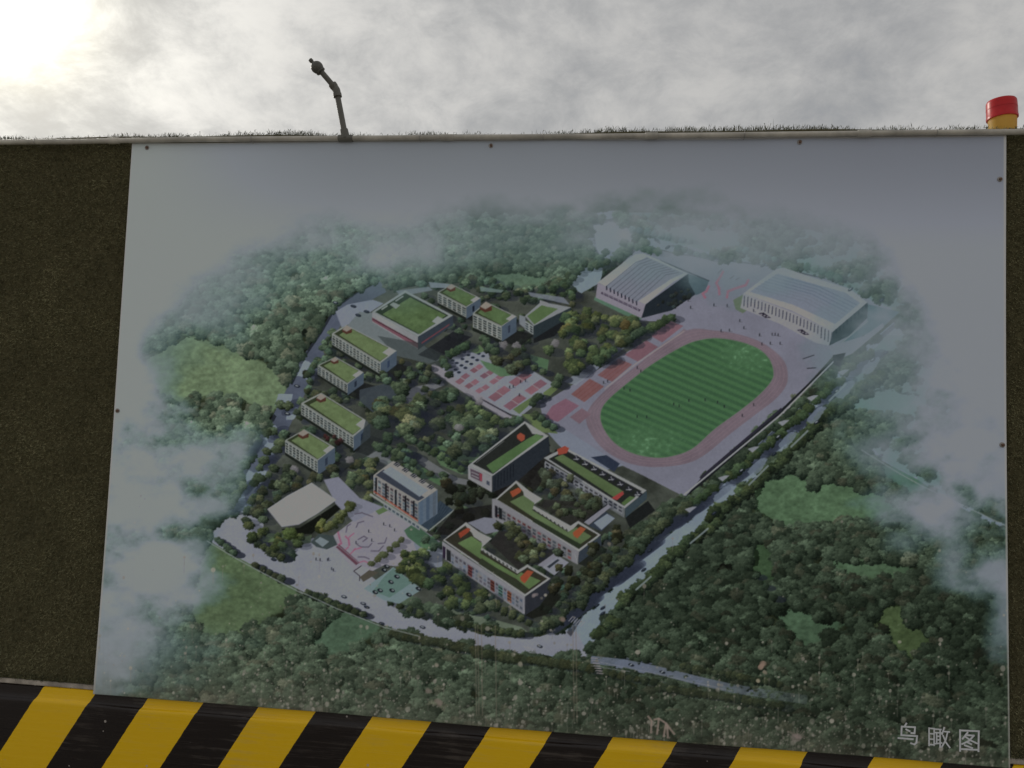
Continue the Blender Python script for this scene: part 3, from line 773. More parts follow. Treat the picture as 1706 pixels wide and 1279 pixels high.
poly([(875,527),(902,503),(952,512.5),(889.5,543.5)], (120,122,124)); poly([(879,527),(903,509),(930,515),(891,541)], (84,101,70), 1.0, 0.08); poly([(866,525),(876,528),(876,548),(866,540)], (112,116,120)); poly([(900,500),(914,505),(914,512),(900,507)], (120,120,122))
# block with the broad green roof
shade_r((697,561.4),(755.8,526),30,30,(40,41,46),0.85)
facade((697,561.4),(755.8,526),22,16,(58,64,72),(84,52,58),1,1,0.55,0.2,0.8,0.5)
facade((621,520),(697,561.4),17,21,(126,126,128),(128,86,92),1,1,0.5,0.05,1.0,0.8)
line([(622,532),(697,573)], 1.6, (70,46,52))
poly([(621,520),(675.7,484),(755.8,526),(697,561.4)], (122,126,126)); poly([(626,520.5),(676,488.5),(748,526),(697.5,557)], (52,62,52)); poly([(638,524),(684,496),(744,526),(700,557)], (84,101,70), 1.0, 0.12, NZ_FINE)
poly([(650,508),(656,504),(668,509),(660,515)], (118,124,120)); poly([(720,536),(730,527),(741,533),(730,541)], (126,130,130)); line([(637,516),(646,510)], 2.5, (122,126,122)); line([(660,502),(672,494)], 2.5, (118,122,120))
# dormitories on the west side
grove([(540,560),(560,545),(556,600),(530,620),(510,650),(505,640),(525,600)], 5, 8, 1.2, DK, LT, shadow=0.4)
poly([(630,560),(700,572),(760,600),(735,612),(690,600),(660,592)], (60,66,66), 0.6)
green_block((554,556),(578,542),(661.6,585),(635,605.5),18.5,14,4)
green_block((530.5,609),(560,595),(607,621),(580,640.6),15,8,4)
grove([(625,625),(690,605),(720,612),(735,632),(700,640),(660,650)], 6, 9, 1.2, DKs, LT, shadow=0.5)
poly([(600,650),(640,640),(670,650),(625,690),(600,668)], (66,72,78), 0.9)
grove([(500,650),(545,648),(590,655),(600,668),(560,690),(510,672)], 6, 9, 1.0, DKs, (84,92,72), shadow=0.4)
green_block((502.6,672),(536,655),(618,705),(590,728),19,14,4)
grove([(535,712),(552,720),(572,738),(560,744),(540,728)], 4, 6, 0.9, (36,32,31), (84,60,60))
green_block((476,734),(508,716),(559,746),(530,768),20,9,4)
poly([(610,700),(640,690),(650,720),(640,745),(560,790),(545,790),(600,750)], (54,58,58), 0.7)
# central park
grove([(625,668),(690,628),(735,640),(770,668),(805,690),(828,715),(812,735),(770,735),(720,745),(690,740),(650,725),(620,700)], 9, 17, 1.7, DK, (92,103,80), shadow=0.4, warm=0.2)
grove([(622,735),(655,722),(690,752),(680,770),(640,760)], 7, 11, 1.6, DK, LT, shadow=0.5)
row(650,748,690,772,5,8,DK,LT,0.6); row(690,735,725,752,4,8,DK,LT,0.6); row(725,755,770,782,5,8,DK,(84,98,72),0.6)
grove([(735,740),(790,735),(830,715),(850,700),(868,705),(830,735),(790,770),(745,768)], 8, 14, 1.1, DK, (96,104,84), shadow=0.5)
row(786,676,826,700,5,9,DK,(104,114,80),0.4); row(838,705,866,700,4,9,DK,LT,0.3)
for x_, y_ in [(765,712),(800,668),(545,900),(492,782),(583,766),(840,575),(925,573),(862,577)]:
    tree(x_, y_, 8, (88,84,88), (132,128,130), 0.8)
grove([(940,530),(990,515),(1050,532),(1072,542),(1060,560),(1000,605),(960,622),(920,612),(900,590),(935,570)], 8, 13, 2.3, DK, (92,104,72), shadow=0.4, warm=0.2)
grove([(820,598),(850,580),(880,592),(880,612),(840,618)], 9, 12, 1.6, (36,36,30), (84,92,72), shadow=0.5)
row(878,605,905,620,3,7,DK,LT,0.7); row(928,640,932,630,2,8,DK,LT,0.7); row(888,670,898,660,3,8,DK,LT,0.7); row(892,692,922,712,4,8,DK,LT,0.6); row(1075,552,1120,528,6,9,(36,44,36),(80,94,68),0.4); row(1048,565,1070,552,4,8,DK,LT,0.4)
tree(1042,541,10,(56,50,34),(104,94,64)); 
row(738,600,745,612,3,7,DK,LT,0.5); row(750,590,776,578,5,8,DK,(78,96,74),0.4); tree(750,625,8,DKs,LTs); row(805,565,825,585,4,8,DK,LT,0.5)
# tilted white roof
poly([(470,882),(500,880),(565,838),(575,842),(520,890),(480,892)], (32,34,30))
grove([(430,800),(470,785),(520,790),(560,775),(600,785),(560,800),(520,805),(450,840),(440,870),(410,880),(405,850),(425,825)], 7, 11, 1.7, DKs, (84,92,72), shadow=0.3, warm=0.25)
grove([(600,770),(640,765),(660,780),(625,800),(622,830),(605,840),(580,815),(565,800)], 8, 12, 1.8, DK, (96,103,77), shadow=0.3, warm=0.25)
poly([(540,800),(565,795),(600,830),(640,845),(590,870),(560,840)], (116,116,128))
poly([(445.7,849),(480,826),(520,804.6),(561.6,833.6),(530,856),(498,875),(470,879)], (132,132,140)); line([(446,849),(470,879),(498,875)], 1.0, (60,60,60), 0.6)
grove([(510,882),(560,856),(590,830),(592,842),(560,880),(525,890)], 6, 8, 1.6, (40,44,28), (104,108,68))
grove([(410,870),(440,880),(470,892),(500,890),(505,905),(470,925),(440,915),(418,895)], 7, 11, 1.5, DKs, (84,94,62), shadow=0.3)
tree(484,890,14,(40,46,30),(98,112,70))
# admin block
poly([(697,872),(734,834),(757,850),(735,866),(714,884)], (58,68,78)); line([(716,884),(757,850)], 2, (120,124,122))
for t in (0.2, 0.4, 0.6, 0.8): line([(700+t*14+20, 872-t*4), (734+t*20, 834+t*14)], 1, (44,52,62), 0.7)
grove([(735,800),(790,795),(830,810),(830,850),(800,875),(760,850),(740,830)], 8, 12, 1.3, (28,29,26), (56,60,48))
poly([(757,850),(820,840),(826,858),(800,885),(760,892),(725,890)], (36,34,34), 0.7)
facade((697.5,838),(730,816),40,40,(88,98,110),(76,86,98),3,1,0.02,0.02,0.5,1.0)
facade((623,792),(697.5,838),31,34,(124,120,118),[(74,82,92),(70,62,66),(88,98,104)],11,5,0.08,0.10,0.62,0.72)
for t in (0.06, 0.28, 0.5, 0.72, 0.9): line([(623+74.5*t, 794+46*t), (623+74.5*t, 820+48*t)], 3, (40,40,44))
line([(624,819),(697,868)], 2.2, (142,82,66)); line([(618,824),(640,838),(712,884)], 4, (126,128,124)); facade((640,838),(700,876),8,8,(120,122,124),(60,70,76),9,1,0.2,0.2,0.6,0.7)
poly([(623,792),(656,768),(730,816),(697.5,838)], (130,126,122)); poly([(627,792),(640,782.5),(708,829),(697.5,835)], (62,66,76)); poly([(638,786),(652,778),(714,817),(700,828)], (118,124,132))
for i in range(5):
    a_ = np.array((656+i*14, 774+i*9.3)); poly([tuple(a_), tuple(a_+(6, -4.5)), tuple(a_+(13, 0.2)), tuple(a_+(7, 4.5))], (50,52,60)); line([tuple(a_+(2, 1)), tuple(a_+(9, -2.5))], 1.2, (124,122,120)); line([tuple(a_+(5, 3.4)), tuple(a_+(11, -0.8))], 1.2, (124,122,120))
# rose court: swirling petals
rose = [[(860,525),(915,515),(995,543)],[(795,660),(805,615),(830,598)],[(872,625),(885,590),(930,577)],[(735,660),(745,700),(760,745),(735,755)],[(790,690),(815,715),(820,760)],[(815,700),(855,668)],[(885,715),(930,690),(955,705),(920,730)],[(870,745),(905,770),(965,770),(990,742)],[(1035,745),(1085,740),(1100,700)],[(980,800),(1040,800),(1075,760)],[(885,845),(935,845),(970,860)],[(880,890),(930,875),(975,895)],[(780,800),(815,770)],[(820,830),(860,790),(910,775)],[(850,800),(865,780)]]
for i, q in enumerate(rose):
    pink = i in (3, 4, 5, 12, 13, 14, 11)
    line([(400+a/4.487, 740+b/4.487) for a, b in q], 3.2 if i in (3, 4) else 2.0, (150,86,106) if pink else (88,82,94), 0.9)
poly([(560,912),(566,908),(600,938),(594,942)], (96,66,76)); line([(562,908),(598,938)], 1, (120,116,124))
poly([(518,904),(532,890),(556,893),(563,908),(545,916),(528,912)], (66,74,74)); poly([(525,902),(534,895),(549,903),(538,912)], (112,120,124))
poly([(590,952),(603,943),(616,948),(604,962)], (126,126,132)); line([(590,952),(603,943)], 1.2, (52,46,48)); line([(590,952),(600,960),(600,968)], 1.2, (52,46,48)); poly([(600,962),(616,950),(632,954),(606,970)], (82,78,70))
row(545,880,588,842,7,7,(42,46,30),(102,106,74),0.2); row(620,940,670,900,6,7,(48,52,38),(98,102,76),0.3)
poly([(607,981),(656,945),(704,982),(666,1006),(640,1000)], (108,122,124)); poly([(640,962),(656,947),(688,970),(650,996),(622,985)], (88,110,102), 0.8)
for x_, y_ in [(662,961),(652,970),(634,984),(654,984),(698,981),(682,991),(626,987),(645,944),(641,950)]:
    ell(x_, y_, 5, 3, (36,40,46), 1, 0.4); ell(x_+1, y_-0.5, 2.2, 1.2, (120,124,126), 1, 0.4)
# teaching blocks
grove([(810,800),(860,740),(915,728),(935,760),(905,790),(890,830),(860,800),(830,815)], 7, 11, 1.2, (30,31,28), (60,62,52))
poly([(821,818),(915,752),(938,760),(905,800),(893,818),(862,800),(835,830)], (42,40,40), 0.8)
def U(q): return [(700+a/4.2625, 690+b/4.2625) for a, b in q]
poly(U([(515,440),(915,155),(925,270),(690,480),(515,555)]), (48,52,58)); 
for i in range(7): line(U([(535+i*22, 445-i*15), (535+i*22, 535-i*15)]), 1.3, (34,38,44))
facade(*U([(345,365),(515,440)]), 22, 27, (126,124,126), (70,70,76), 3, 1, 0.3, 0.2, 0.4, 0.5)
poly(U([(360,385),(440,420),(440,480),(365,445)]), (84,72,80)); poly(U([(425,418),(445,424),(445,478),(428,470)]), (128,62,72)); line(U([(370,410),(420,432)]), 1.5, (128,126,128)); line(U([(370,432),(420,455)]), 1.5, (128,126,128))
poly(U([(345,365),(745,50),(915,155),(515,440)]), (130,130,130)); poly(U([(378,352),(748,66),(782,110),(800,140),(880,152),(522,425)]), (48,50,48)); poly(U([(475,365),(765,175),(830,140),(880,160),(522,420)]), (82,104,70), 1.0, 0.08)
poly(U([(690,150),(715,132),(748,150),(745,180),(722,195),(692,172)]), (142,74,58)); line(U([(400,345),(600,190)]), 1.2, (110,112,112), 0.7)
# second long block
poly([(1042,862),(1080,834),(1092,850),(1050,880)], (40,42,42)); poly(U([(1455,670),(1610,545),(1612,600),(1460,735)]), (62,72,78))
poly(U([(1215,305),(1325,290),(1420,350),(1380,410)]), (52,58,72))
poly(U([(885,340),(1455,668),(1452,735),(1380,690),(885,400)]), (98,100,102)); facade(*U([(890,330),(1440,650)]), 14, 14, (116,116,120), (54,56,62), 16, 2)
poly(U([(880,310),(1030,235),(1610,540),(1455,668)]), (130,130,132)); poly(U([(915,318),(1035,255),(1575,545),(1450,650)]), (46,48,46)); poly(U([(955,310),(1015,285),(1450,550),(1395,600)]), (86,100,70), 1.0, 0.08); poly(U([(1430,630),(1490,580),(1530,590),(1450,650)]), (80,98,64))
for i in range(8):
    ox, oy = i*62, i*36
    poly(U([(1085+ox,312+oy),(1110+ox,290+oy),(1150+ox,312+oy),(1128+ox,338+oy)]), (46,46,52)); line(U([(1092+ox,320+oy),(1130+ox,318+oy)]), 1.5, (128,128,132)); line(U([(1108+ox,298+oy),(1120+ox,325+oy)]), 1.2, (128,128,132))
poly(U([(975,250),(1030,225),(1060,240),(1045,275),(985,290)]), (144,70,58)); poly(U([(1360,595),(1440,545),(1450,565),(1400,610)]), (142,64,62))
# court yard trees
grove(U([(860,420),(950,375),(1060,430),(1140,500),(1300,610),(1230,690),(1170,720),(1100,660),(980,600),(880,520)]), 7, 12, 1.6, (34,36,30), (92,98,80), shadow=0.3, warm=0.2)
# middle L block
sh3 = U([(540,600),(685,470),(780,545),(870,600),(805,645),(1070,790),(1125,755),(1285,855),(1130,975)])
poly(U([(830,640),(880,605),(1150,620),(1300,640),(1160,770),(1070,790)]), (52,50,48), 0.75)
grove(U([(1120,620),(1270,600),(1290,650),(1180,730),(1080,740),(900,660)]), 6, 10, 1.5, (34,36,30), (86,96,76))
poly(U([(1130,975),(1285,860),(1290,930),(1125,1060)]), (58,64,72)); poly(U([(1125,1060),(1290,930),(1330,960),(1180,1080)]), (34,36,34), 0.7)
poly(U([(515,600),(540,600),(1130,975),(1120,1065),(515,735)]), (118,116,120)); facade(*U([(545,650),(1080,965)]), 18, 18, (108,106,108), [(60,62,66),(70,74,78),(90,58,60)], 15, 3, 0.05, 0.05, 0.62, 0.66)
poly(U([(535,645),(553,655),(553,738),(535,728)]), (38,36,42)); poly(U([(562,658),(586,672),(586,748),(562,738)]), (40,42,44))
poly(sh3, (132,132,132)); poly(U([(552,605),(685,490),(735,550),(740,580),(800,620),(800,670),(1065,840),(1125,775),(1265,855),(1130,955)]), (56,56,46)); poly(U([(640,620),(735,575),(815,630),(800,680),(1050,835),(1110,800),(1220,865),(1140,920),(1070,890),(820,740)]), (90,104,74), 1.0, 0.1); poly(U([(825,740),(1070,880),(1150,925),(1130,955),(800,760)]), (52,58,46))
for i in range(9): line(U([(815+i*28, 678+i*17), (823+i*28, 690+i*17)]), 1.6, (50,52,50))
poly(U([(640,550),(700,520),(725,535),(715,555),(660,590)]), (138,74,54)); poly(U([(1085,840),(1140,795),(1180,812),(1120,880),(1095,865)]), (142,78,54))
# connectors
poly(U([(1165,765),(1335,638),(1360,655),(1200,785)]), (118,116,124)); line(U([(1165,760),(1330,640)]), 1.5, (44,44,50)); poly(U([(1200,790),(1320,690),(1385,735),(1290,830)]), (58,64,74)); poly(U([(1235,770),(1330,705),(1385,738),(1290,820)]), (116,122,134))
# front L block
poly(U([(500,910),(560,830),(700,830),(900,960),(990,950),(840,1070),(760,1062),(700,1100)]), (52,50,49), 0.9)
poly(U([(340,770),(460,730),(540,740),(560,830),(470,850)]), (112,112,122)); grove(U([(545,790),(620,760),(730,850),(900,940),(880,1010),(780,1060),(640,960)]), 6, 11, 1.9, (36,38,30), (96,102,78), shadow=0.3)
sh4 = U([(165,895),(330,765),(430,840),(515,880),(440,945),(700,1105),(765,1065),(930,1165),(748,1292)])
poly(U([(745,1295),(930,1165),(935,1240),(850,1360),(748,1425)]), (52,54,60)); poly(U([(748,1425),(850,1360),(935,1240),(1010,1290),(900,1420),(800,1450)]), (36,37,33), 0.8)
poly(U([(160,900),(748,1290),(745,1422),(165,1020)]), (122,120,124)); facade(*U([(220,975),(735,1310)]), 20, 22, (112,112,118), [(84,92,104),(96,100,108),(78,74,80)], 18, 3, 0.05, 0.08, 0.6, 0.66)
for t, c in ((0.24, (98,52,52)), (0.55, (96,54,46)), (0.78, (120,72,52)), (0.66, (74,108,100))):
    a_ = np.array(U([(220+515*t, 985+335*t)])[0]); poly([tuple(a_), tuple(a_+(7, 4.5)), tuple(a_+(7, 22)), tuple(a_+(0, 17.5))], c, 0.85)
    for j in range(3): line([tuple(a_+(0.5, 4+j*5)), tuple(a_+(6.5, 8+j*5))], 1.3, (44,36,36))
poly(U([(165,935),(183,945),(183,1030),(165,1018)]), (50,40,56)); poly(U([(192,955),(222,972),(222,1050),(192,1035)]), (44,46,48))
poly(sh4, (132,132,132)); poly(U([(180,892),(325,790),(370,840),(385,870),(440,905),(432,960),(695,1130),(765,1085),(905,1165),(748,1275)]), (58,56,48)); poly(U([(270,915),(370,865),(445,915),(432,985),(690,1140),(720,1120),(860,1180),(775,1240),(690,1170),(440,1030)]), (92,110,74), 1.0, 0.1); poly(U([(440,1020),(700,1190),(770,1235),(750,1272),(420,1060)]), (58,62,50))
for i in range(9): line(U([(450+i*28, 965+i*17), (458+i*28, 978+i*17)]), 1.6, (50,52,50))
poly(U([(275,845),(340,805),(362,815),(350,835),(290,880)]), (132,66,50)); poly(U([(712,1155),(765,1105),(810,1115),(745,1200),(720,1180)]), (140,74,54))
poly(U([(835,1070),(1005,950),(1035,975),(880,1085)]), (118,116,124)); poly(U([(870,1085),(985,1005),(1058,1050),(955,1142)]), (122,122,132)); poly(U([(905,1080),(980,1025),(992,1035),(920,1092)]), (56,60,66))
line(U([(1100,990),(1120,1060)]), 1.5, (126,126,126))
grove([(928,905),(960,925),(1000,905),(1020,880),(1040,880),(1010,940),(960,985),(915,1000),(885,1020),(930,960)], 7, 11, 1.0, (28,30,25), (70,74,58))
grove([(700,915),(735,935),(760,960),(800,985),(830,1005),(780,1012),(730,1000),(705,975),(660,940)], 9, 14, 1.9, DK, (88,98,66), shadow=0.4)
row(800,1000,882,1036,7,8,DKs,(88,94,70),0.4); grove([(660,915),(690,920),(700,940),(680,945)], 7, 9, 1.4, DK, (92,102,66)); grove([(790,1000),(840,1010),(840,1022),(800,1020)], 10, 13, 1.6, DK, (96,100,76))
# sports halls
poly([(1076,507),(1147,456),(1160,470),(1160,490),(1120,517),(1069,530)], (44,50,56)); poly([(1147,456),(1182,468),(1175,485),(1160,492),(1148,470)], (72,84,92)); line([(1100,434),(1182,468)], 2.0, (54,58,66))
grove([(1085,515),(1140,480),(1160,478),(1155,492),(1110,520)], 3, 5, 0.8, (34,38,38), (58,64,62))
poly([(996,471),(1076,507),(1069,530),(993,496)], (124,118,128)); 
roof1 = [(996,471),(1048,430),(1060,423),(1072,422),(1101,434),(1147,456),(1122,470),(1100,487),(1076,507)]
poly(roof1, (133,132,137))
poly([(1010,478),(1064,436),(1078,428),(1140,455),(1118,465),(1062,503)], (112,114,124))
for i in range(9):
    a_ = np.array((1011+i*6.2, 477+i*3.1)); b_ = np.array((1060+i*6.2, 437+i*2.6)); c_ = np.array((1080+i*6.5, 430+i*3.0))
    line([tuple(a_), tuple(b_), tuple(c_)], 1.1, (82,86,98), 0.85); line([tuple(a_+(0, 0)), tuple(a_+(0.5, 6))], 2.0, (44,46,58))
line([(1003,488),(1066,517)], 3.2, (58,50,66)); line([(1004,488),(1065,516.5)], 1.0, (124,118,128))
for i in range(8): line([(1006+i*8, 487+i*3.7), (1007+i*8, 491.5+i*3.7)], 1.0, (124,118,128))
rs = [[(1395,580),(1375,620),(1330,690),(1355,740),(1360,800)],[(1260,720),(1235,770),(1200,790),(1225,830)],[(1635,660),(1610,710),(1500,745),(1440,770),(1430,830)],[(1460,650),(1500,620)],[(1515,660),(1550,640)],[(1345,600),(1385,560)]]
for i, q in enumerate(rs):
    line([(960+a/5.683, 350+b/5.683) for a, b in q], 4.0 if i in (0, 1, 2) else 1.8, (140,88,104) if i < 3 else (88,86,98), 0.9)
poly([(1222,500),(1240,490),(1248,515),(1238,522),(1226,515)], (94,104,88))
poly([(1239,489),(1320,520),(1388,553),(1382,576),(1360,572),(1300,540),(1234,513)], (128,126,132))
poly([(1388,553),(1446,504),(1448,512),(1446,530),(1415,560),(1382,576)], (46,54,58)); poly([(1447,507),(1500,520),(1472,545),(1405,574),(1400,572),(1446,534)], (74,92,100)); line([(1402,572),(1447,535)], 1.6, (122,120,122))
poly([(1239,489),(1280,458),(1296,447.6),(1306,446),(1350,461),(1416,481),(1446,504),(1415,530),(1388,553),(1320,518)], (133,130,135))
poly([(1250,486),(1296,456),(1410,488),(1434,505),(1392,540),(1322,508)], (112,116,128))
for i in range(7):
    t = i/6
    a_ = np.array((1292-t*34, 458+t*22)); b_ = np.array((1365-t*24, 478+t*24)); c_ = np.array((1428-t*28, 508+t*26))
    line([tuple(a_), tuple(b_), tuple(c_)], 1.3, (88,98,116) if i < 4 else (104,108,120), 0.8)
for i in range(26):
    t = i/25; a_ = np.array((1241+146*t, 493+52*t+9*t*t)); line([tuple(a_), tuple(a_+(-1, 13+5*(t > 0.85)+4*(t < 0.08)))], 1.5, (56,58,70), 0.9)
for x_, y_ in ((1275,526),(1339,554)):
    poly([(x_-11,y_-4),(x_-2,y_-5),(x_+10,y_+4),(x_+1,y_+4)], (46,42,54))
    for j in range(3): poly([(x_-8+j*5,y_-3+j*2),(x_-5+j*5,y_-3.4+j*2),(x_-3.4+j*5,y_-1+j*2),(x_-6.4+j*5,y_-1+j*2)], (122,118,124))
for i in range(9): line([(1394+i*6.2, 549-i*5.2), (1394+i*6.2, 556-i*5.2)], 2.4, (34,42,48))
poly([(1380,578),(1440,560),(1472,538),(1474,545),(1420,590),(1395,600)], (116,114,124)); poly([(1388,592),(1410,588),(1400,612),(1390,608)], (38,38,40))
row(1335,450,1440,485,10,3,(44,52,52),(76,86,78),0)
# people, cars, lines
ppl = [(1147,500),(1151,512),(1190,508),(1212,509),(1256,517),(1233,534),(1240,546),(1202,551),(1216,550),(1287,557),(1292,557),(1297,558),(1266,558),(1270,573),(1284,572),(1300,572),(1040,647),(1050,650),(1006,637),(1013,635),(1062,612),(1068,618),(1123,673),(1132,676),(1148,667),(1175,666),(1196,670),(1207,677),(1062,694),(1078,694),(1237,692),(1256,674),(548,932),(527,932),(534,933),(546,933),(553,948),(556,950),(640,873),(650,876),(615,885),(658,883),(620,900),(594,904),(850,645),(856,644),(866,658),(868,636),(876,634)]
for x_, y_ in ppl: line([(x_, y_-2), (x_, y_+2)], 1.4, (36,38,42)); line([(x_, y_+2), (x_+4, y_+2.5)], 0.8, (70,70,76), 0.7)
cars = [(457,933,0),(574,995,1),(606,1006,1),(612,1012,0),(637,1039,0),(705,1045,1),(900,1076,1),(1052,1107,1),(1104,1119,1),(1083,917,0),(1073,949,0),(995,1008,0),(1005,1012,0),(1005,1021,0),(1190,855,0),(1258,798,0),(1290,757,0),(1361,704,1),(1297,728,1),(1236,784,1),(1395,652,1),(1455,600,1),(1477,588,0),(1468,760,0),(590,511,0),(598,526,0),(612,520,0),(560,505,1),(1272,442,0),(1113,412,0),(1418,482,1),(1470,500,0),(496,644,1),(480,690,1)]
for x_, y_, w in cars:
    ell(x_, y_, 5.2, 2.4, (34,38,46), 0.95, 0.25 if x_ < 930 or y_ > 1060 else -0.6); ell(x_-0.5, y_-0.6, 3.0, 1.1, (126,130,134) if w else (60,66,74), 1, 0.25 if x_ < 930 else -0.6)
for i in range(7): line([(985+i*1.6, 1095+i*4.2), (996+i*1.6, 1096+i*4.2)], 1.3, (132,122,124))
for i in range(6): line([(948+i*4, 1034+i*1.7), (955+i*4, 1026+i*1.7)], 1.2, (128,126,132))
for i in range(6): line([(872+i*2, 1076+i*2), (886+i*2, 1077+i*2)], 1.0, (130,128,134))
line([(500,986),(560,1014),(640,1045),(700,1060)], 1.6, (124,128,126), 0.8); line([(345,902),(392,930),(440,956),(505,990)], 1.8, (126,130,128), 0.8)
line([(1000,1102),(1100,1123),(1220,1150)], 1.0, (122,122,128), 0.7); line([(985,1108),(1050,1118)], 1.0, (122,122,128), 0.7)
line([(1436,750),(1500,790),(1540,812),(1600,840),(1676,876)], 1.6, (130,130,128), 0.8)
for a_, b_ in (((1382,668),(1410,640)),((1318,745),(1346,718)),((1248,808),(1280,776)),((1150,905),(1180,880)),((1060,982),(1085,960))): line([a_, b_], 3, (118,126,128), 0.8)
for x_, y_ in ((1400,622),(1348,665),(1300,706),(1250,750),(1200,798),(1145,850)): poly([(x_-4, y_-2), (x_+8, y_-6), (x_+16, y_-6), (x_+4, y_+4)], (128,128,136), 0.9)

# --- mist
cv += ((NZ_GRAIN-0.5)*5)[..., None]
fog = np.zeros((CH, CW), np.float32)
yb = np.interp(XX[0], [140,200,260,300,350,400,450,500,560,600,640,700,740,780,850,930,1000,1100,1200,1300,1400,1460,1500,1540,1580,1620,1700], [720,640,575,525,478,445,422,405,398,412,418,405,385,372,368,372,362,358,372,385,412,445,485,540,610,690,740])[None]
wob = (NZ_BIG-0.5)*70 + (NZ_MID-0.5)*40
fog = np.maximum(fog, 1-sstep(-60, 62, YY - yb + wob*0.8))
fog = np.maximum(fog, 0.55*(1-sstep(-10, 130, YY - yb + wob*0.6)))
for cx, cy, rx, ry, s in [(190,640,95,110,1),(215,780,120,110,1),(320,765,105,60,.97),(392,742,56,34,.8),(240,850,105,50,.97),(335,842,70,22,.85),(225,960,125,112,1),(285,965,74,80,.95),(190,1060,80,80,.8),(165,1120,60,70,.7),(245,1085,160,76,.34),
                          (1655,560,130,240,1),(1620,740,110,70,1),(1670,800,90,60,.9),(1560,850,110,48,1),(1500,832,70,30,.6),(1490,770,80,40,.4),(1590,935,40,44,.7),(1655,955,66,44,.9),(1680,1020,34,70,.75),(1505,905,40,24,.45),(1570,700,80,80,.6),(1500,640,120,150,.62),(1430,560,70,70,.25),(1130,365,140,34,.55),(1180,400,120,40,.35),(1300,395,290,95,.62),(1005,400,70,44,.35),(660,415,70,26,.55),(545,400,70,30,.5),(330,480,140,100,.5),(640,400,170,54,.45),(622,432,46,34,.7),(720,400,60,30,.4)]:
    d_ = np.hypot((XX-cx)/rx, (YY-cy)/ry) + (NZ_MID-0.5)*0.7 + (NZ_BIG-0.5)*1.0
    fog = 1-(1-fog)*(1-s*(1-sstep(0.28, 1.30, d_)))
fog = np.clip(fog, 0, 1)
white = np.stack([127 - 5*sstep(600, 1650, XX), 130 - 6*sstep(600, 1650, XX), 135 - 3*sstep(600, 1650, XX)], -1)  # brighter to the left: veiling lens glare put into the mist colour
topband = (1-sstep(225, 430, YY))*sstep(200, 620, XX)                    # the printed sky deepens upwards
white = white*(1-0.13*topband[..., None])
teal = np.array((88, 117, 119), np.float32)
fc = teal*(1-fog[..., None]) + white*fog[..., None]
fa_ = (fog**0.8)[..., None]
cv[:] = cv*(1-fa_) + fc*fa_
gray = cv.mean(-1, keepdims=True)
cv[:] = np.clip((gray + 0.86*(cv-gray))*np.array((0.98, 1.0, 1.015), np.float32)*1.27 - 26, 8, 255)
# --- white margin of the sheet
def edgeband(p0, p1, w):
    (ax, ay), (bx, by) = p0, p1; l_ = math.hypot(bx-ax, by-ay)
    d_ = np.abs((XX-ax)*(by-ay) - (YY-ay)*(bx-ax))/l_
    m = (1-sstep(w-0.8, w+0.8, d_))[..., None]
    cv[:] = cv*(1-m*0.75) + np.array((140,138,134), np.float32)*m*0.75
edgeband((219,238),(157,1155), 2.2); edgeband((1674.5,226),(1682.5,1280), 3.2); edgeband((219,238),(1674.5,226), 1.6)
# --- dust, splashes and runs along the foot
yb2 = 1155 + (XX-157)*0.083
up = yb2 - YY
dust = np.clip(np.exp(-up/45)*0.5*(0.2+1.2*NZ_MID), 0, 0.5) + np.clip((NZ_BIG-0.5)*0.5, 0, 0.2)*np.exp(-up/160)
vstreak = np.interp(np.arange(CW), np.arange(0, CW, 2.0), rng.uniform(0, 1, len(np.arange(0, CW, 2.0))))[None]
dust += np.clip(vstreak-0.75, 0, 1)*0.5*np.exp(-up/110)*NZ_MID
dust = np.clip(dust, 0, 0.6)[..., None]
cv[:] = cv*(1-dust) + np.array((86,82,72), np.float32)*dust
for i in range(3200):
    x_ = rng.uniform(165, 1680); u_ = rng.exponential(75) - 4
    if u_ < 2 or u_ > 420: continue
    if x_ < 400 and rng.uniform() < 0.6: continue
    cl_ = NZ_MID[min(max(int(1155+(x_-157)*0.083-u_-OY), 0), CH-1), min(int(x_-OX), CW-1)]
    if cl_ < 0.46 and rng.uniform() < 0.8: continue
    y_ = 1155 + (x_-157)*0.083 - u_
    r_ = min(0.7 + rng.exponential(0.75), 4.6)
    c = rng.uniform(104, 150)
    ell(x_, y_, r_, r_*rng.uniform(0.8, 1.3), (c, c*0.97, c*0.9), rng.uniform(0.3, 0.85), 0, 9)
    if r_ > 1.6 and rng.uniform() < 0.5: line([(x_, y_), (x_+rng.uniform(-1, 1), y_+rng.uniform(8, 30))], 0.9, (c*0.85, c*0.82, c*0.76), 0.5)
for x_, y_, r_, c in [(1268,1107,6.5,(132,112,100)),(1275,1120,3.5,(112,106,92)),(1262,1133,4.2,(128,122,104)),(728,1107,4,(120,116,104)),(868,1106,5,(112,110,98)),(938,1032,5,(110,98,90)),(892,991,4,(120,112,114)),(1015,905,3,(104,100,92)),(733,1170,6,(110,102,94)),(715,1150,5,(104,98,90))]:
    for j in range(5): ell(x_+rng.normal(0, r_*0.35), y_+rng.normal(0, r_*0.35), r_*0.7, r_*0.7, c, 0.6)
for x_ in (793,797,803,826,955,960): line([(x_, 1040), (x_+1, 1110), (x_+2, 1190+(x_-790)*0.08)], 1.6, (110,100,90), 0.45)
for q in ([(1080,1192),(1086,1200),(1085,1220)],[(1090,1198),(1098,1196),(1095,1222)],[(1098,1196),(1110,1204),(1106,1226)],[(1110,1204),(1116,1212),(1124,1222)],[(1112,1206),(1113,1228)]): line(q, 3.2, (128,114,106), 0.85)
for j in range(26): 
    a_ = rng.uniform(-2.6, 0.3); l_ = rng.uniform(6, 20); line([(1328, 1230), (1328+math.cos(a_)*l_, 1230+math.sin(a_)*l_)], 1.2, (112,102,96), 0.5)
